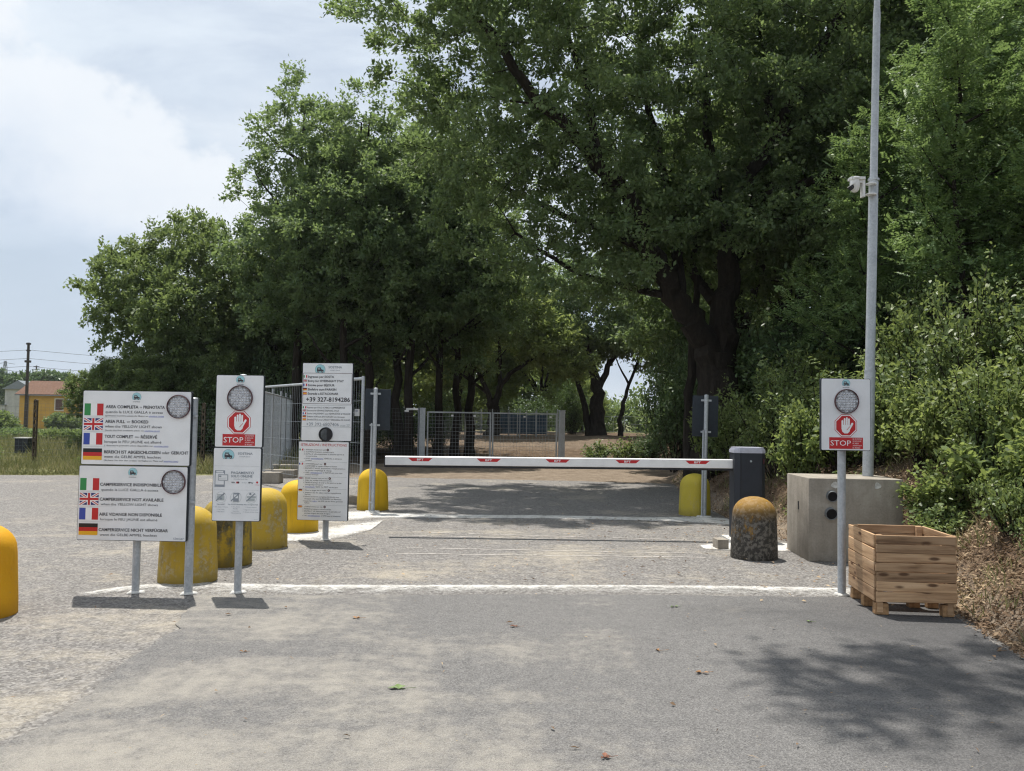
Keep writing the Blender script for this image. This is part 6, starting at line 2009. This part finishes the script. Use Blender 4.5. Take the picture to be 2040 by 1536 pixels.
M['pole_wood'] = plain('weathered_pole', (0.055, 0.045, 0.040), 0.9, 0, 0.3, 6)
root = empty('utility_pole', (-39.8, 70, gz_at(-39.8, 70)))
tag(root, 'dark utility pole standing before the yellow house', 'pole')
MB().tube([(0, 0, -0.3), (0, 0, 7.55)], [0.155, 0.10], 10).build('shaft', M['pole_wood'], root)
for z_, w_, h_ in ((7.45, 0.27, 0.14), (6.0, 0.36, 0.18), (6.9, 0.25, 0.1)):
    MB().box((0, 0, z_), (w_, w_, h_)).build('fitting', M['pole_wood'], root)
M['wire'] = plain('overhead_wire', (0.10, 0.10, 0.11), 0.6, 0, 0.1, 1)
for i, (zz, lab) in enumerate(((6.95, 'uppermost overhead wire'), (6.25, 'middle overhead wire'), (5.6, 'lowest overhead wire'))):
    pts = []
    for sx in (-1, 1):
        seg = []
        for t in np.linspace(0, 1, 12):
            x = sx * 38 * t
            seg.append((x, t * 6 * (1 if sx > 0 else -0.5), zz + (-2.6 * t * (1 - t)) - 0.4 * t + (0 if sx > 0 else -0.3 * t)))
        pts.append(seg)
    full = pts[0][::-1] + pts[1][1:]
    o = MB().tube(full, 0.014, 5).build('overhead_wire', M['wire'], None, (-39.8, 70, gz_at(-39.8, 70)))
    tag(o, lab + ' hung from the dark utility pole', 'wire')
for px, dist, hgt, s, lab in ((-238, 400, 0, 1.0, 'lattice pylon far away at the left picture edge'),):
    root = empty('lattice_pylon', (px, dist, -1.0))
    tag(root, lab, 'pylon')
    H = 27.0
    legs = [(-2.2, -2.2), (2.2, -2.2), (2.2, 2.2), (-2.2, 2.2)]
    mb = MB()
    def lp(k, t): return (legs[k % 4][0] * (1 - 0.85 * t), legs[k % 4][1] * (1 - 0.85 * t), H * t)
    for k in range(4): mb.tube([lp(k, 0), lp(k, 1)], 0.13, 4)
    mb.build('legs', M['dark_steel'], root)
    mb = MB()
    for k in range(4):
        for i in range(8):
            mb.tube([lp(k, i / 8), lp(k + 1, (i + 1) / 8)], 0.08, 3); mb.tube([lp(k + 1, i / 8), lp(k, (i + 1) / 8)], 0.08, 3)
    mb.build('bracing', M['dark_steel'], root)
    mb = MB()
    for z, w in ((18, 5.0), (22, 6.5), (25.5, 4.5)): mb.tube([(-w, 0, z), (0, 0, z + 0.7), (w, 0, z)], 0.14, 4)
    mb.build('cross_arms', M['dark_steel'], root)
root = empty('telegraph_pole', (-100.5, 180, -1.0))
tag(root, 'short telegraph pole top showing above the umbrella pine', 'pole')
MB().tube([(0, 0, 0), (0, 0, 12.6)], [0.2, 0.14], 8).build('shaft', M['pole_wood'], root)
mb = MB()
for z in (12.4, 11.8, 11.2): mb.box((0, 0, z), (1.2, 0.12, 0.12))
mb.build('cross_arms', M['pole_wood'], root)

# umbrella pine, dark conifers and hedges far left
rg = np.random.default_rng(91)
def far_tree(name, loc, lobes, n_, leaf, mat, seed, label, group, trunk_h, trunk_r=0.25, crad=0.8, cat='tree', zmin=0.2, per=34):
    o = make_tree(name, seed, [([(0, 0, -0.3), (0.1, 0, trunk_h * 0.5), (0, 0, trunk_h)], trunk_r, trunk_r * 0.6)], lobes, n_, per, leaf * 1.1, crad, leaf, leaf * 0.55, mat, zmin=zmin)
    return place(o, loc, 0, 1, label, cat, group)


far_tree('umbrella_pine', (-88, 160, -1.9), [(-3, 0, 9.2, 3.6, 3, 1.3), (1.5, 0, 9.4, 4.0, 3.4, 1.5), (4.6, 0, 8.0, 3.2, 3, 1.2), (0, 0, 8.2, 5.5, 3.5, 1.0), (-5, 0, 8.1, 2.4, 2.4, 0.8)], 420, 0.55, M['dark_leaf'], 92, 'broad umbrella pine rising behind the yellow house', None, 8, 0.35, 0.9)
GH = 'dark trees around the far houses'
far_tree('far_dark_tree', (-98, 150, -0.9), [(0, 0, 3.4, 4, 3, 2.6), (5, 0, 3.4, 4, 3, 2.6), (-5, 0, 3.2, 4, 3, 2.4)], 420, 0.55, M['far_leaf'], 93, 'dark tree mass at the left picture edge behind the outbuilding', GH, 4)
far_tree('far_dark_tree', (-84, 152, -0.9), [(0, 0, 3.6, 3.4, 3, 2.6), (4, 0, 3.2, 3, 3, 2.4)], 260, 0.55, M['far_leaf'], 94, 'dark tree behind the small whitish building', GH, 4)
far_tree('far_conifer', (-99, 165, -0.9), [(0, 0, 4, 2.0, 2, 3), (0, 0, 7.5, 1.2, 1.2, 2.4), (0, 0, 9.6, 0.6, 0.6, 1.3)], 200, 0.5, M['dark_leaf'], 95, 'pointed conifer rising at the left picture edge', GH, 9)
far_tree('garden_tree', (-37.4, 61.5, -0.45), [(0, 0, 1.1, 1.1, 1, 0.9), (0.9, 0, 0.8, 0.8, 0.8, 0.7)], 200, 0.20, M['light_leaf'], 96, 'round green garden tree at the left picture edge', GH, 1.6, 0.12, 0.45)
far_tree('garden_tree', (-55.5, 105, -0.7), [(0, 0, 1.2, 1.7, 1.2, 0.9), (1.9, 0, 0.9, 1.2, 1.0, 0.7)], 170, 0.26, M['light_leaf'], 97, 'leafy garden tree standing before the yellow house porch', GH, 1.2, 0.1, 0.4)
GHD = 'hedge bushes along the field'
for i, (x, y, w, lab) in enumerate([(-31.5, 50, 1.3, 'hedge bush at the left picture edge'), (-28.6, 49.5, 1.2, 'hedge bush right of the left edge one'), (-26.0, 49.0, 1.25, 'hedge bush below the yellow house corner'), (-23.6, 48.6, 1.2, 'hedge bush below the yellow house window'), (-21.2, 48.2, 1.2, 'hedge bush left of the wide sign'), (-18.8, 48.0, 1.3, 'hedge bush behind the wide sign'), (-16.4, 47.6, 1.3, 'hedge bush under the left oak')]):
    far_tree('hedge_bush', (x, y, gz_at(x, y)), [(0, 0, 0.22, w, 1.0, 0.30), (0.7, 0, 0.25, 0.9, 0.9, 0.25)], 120, 0.14, M['grove_leaf'] if i % 2 else M['light_leaf'], 100 + i, lab, GHD, 0.3, 0.04, 0.28, 'hedge', 0.05, 40)

# ------------------------------------------------------------------ fallen leaves and twigs picked out on the apron
GL = 'single fallen leaves on the apron'
M['dead_leaf'] = plain('dead_leaf', (0.32, 0.17, 0.07), 0.8, 0, 0.3, 30)
M['green_sprig'] = plain('green_sprig', (0.11, 0.17, 0.045), 0.6, 0, 0.3, 30)
M['red_leaf'] = plain('red_brown_leaf', (0.20, 0.085, 0.05), 0.8, 0, 0.3, 30)
for i, (x, y, m, sz, lab) in enumerate([(-0.58, 4.61, 'green_sprig', 0.075, 'green sprig with stalk lying mid apron'), (1.12, 4.99, 'dead_leaf', 0.06, 'curled brown leaf right of the middle of the apron'),
                                        (0.42, 3.72, 'red_leaf', 0.05, 'orange brown leaf near the bottom picture edge'), (-1.62, 5.28, 'dead_leaf', 0.035, 'small pale nut-like leaf left on the apron'),
                                        (0.05, 6.02, 'red_leaf', 0.05, 'reddish leaf below the middle of the cement band'), (0.95, 5.45, 'dead_leaf', 0.055, 'flat brown leaf before the curled one'),
                                        (1.30, 6.75, 'green_sprig', 0.05, 'yellow green leaf near the cement band'), (-1.1, 6.2, 'dead_leaf', 0.06, 'dry leaf below the payment sign'), (2.2, 6.3, 'green_sprig', 0.045, 'small green leaf left of the crate')]):
    rr = random.Random(i + 40)
    mb = MB()
    for j in range(4):
        a = rr.random() * 6.28
        c, s = math.cos(a), math.sin(a); q = sz * rr.uniform(0.5, 0.9)
        mb.add([(0, 0, 0.003), (c * q * .5 - s * q * .3, s * q * .5 + c * q * .3, 0.012), (c * q, s * q, 0.004 + 0.01 * rr.random()), (c * q * .5 + s * q * .3, s * q * .5 - c * q * .3, 0.012)], [(0, 1, 2, 3)])
    mb.tube([(0, 0, 0.004), (sz * 1.2, sz * 0.3, 0.006)], 0.0012, 4)
    tag(mb.build('fallen_leaf', M[m], None, (x, y, 0.0105)), lab, 'leaf', GL)

# ------------------------------------------------------------------ air
hx0, hx1, hy0, hy1 = float(gxs[0]) - 20, float(gxs[-1]) + 20, float(gys[0]) - 20, float(gys[-1]) + 20
hx0 = min(hx0, -5300)
mb = MB(); mb.box(((hx0 + hx1) / 2, (hy0 + hy1) / 2, 62.0), (hx1 - hx0, hy1 - hy0, 140.0))
hm = bpy.data.materials.new('summer_haze')
hm.use_nodes = True
n = Nodes(hm.node_tree)
pv = n.new('ShaderNodeVolumePrincipled')
pv.inputs['Color'].default_value = (0.86, 0.92, 1.0, 1.0)
pv.inputs['Density'].default_value = 0.00022
pv.inputs['Anisotropy'].default_value = 0.2
ho = n.new('ShaderNodeOutputMaterial')
n.link(pv.outputs[0], ho.inputs['Volume'])
haze = mb.build('haze', hm)
tag(haze, 'thin summer haze paling the far hills', 'haze', kind='stuff')
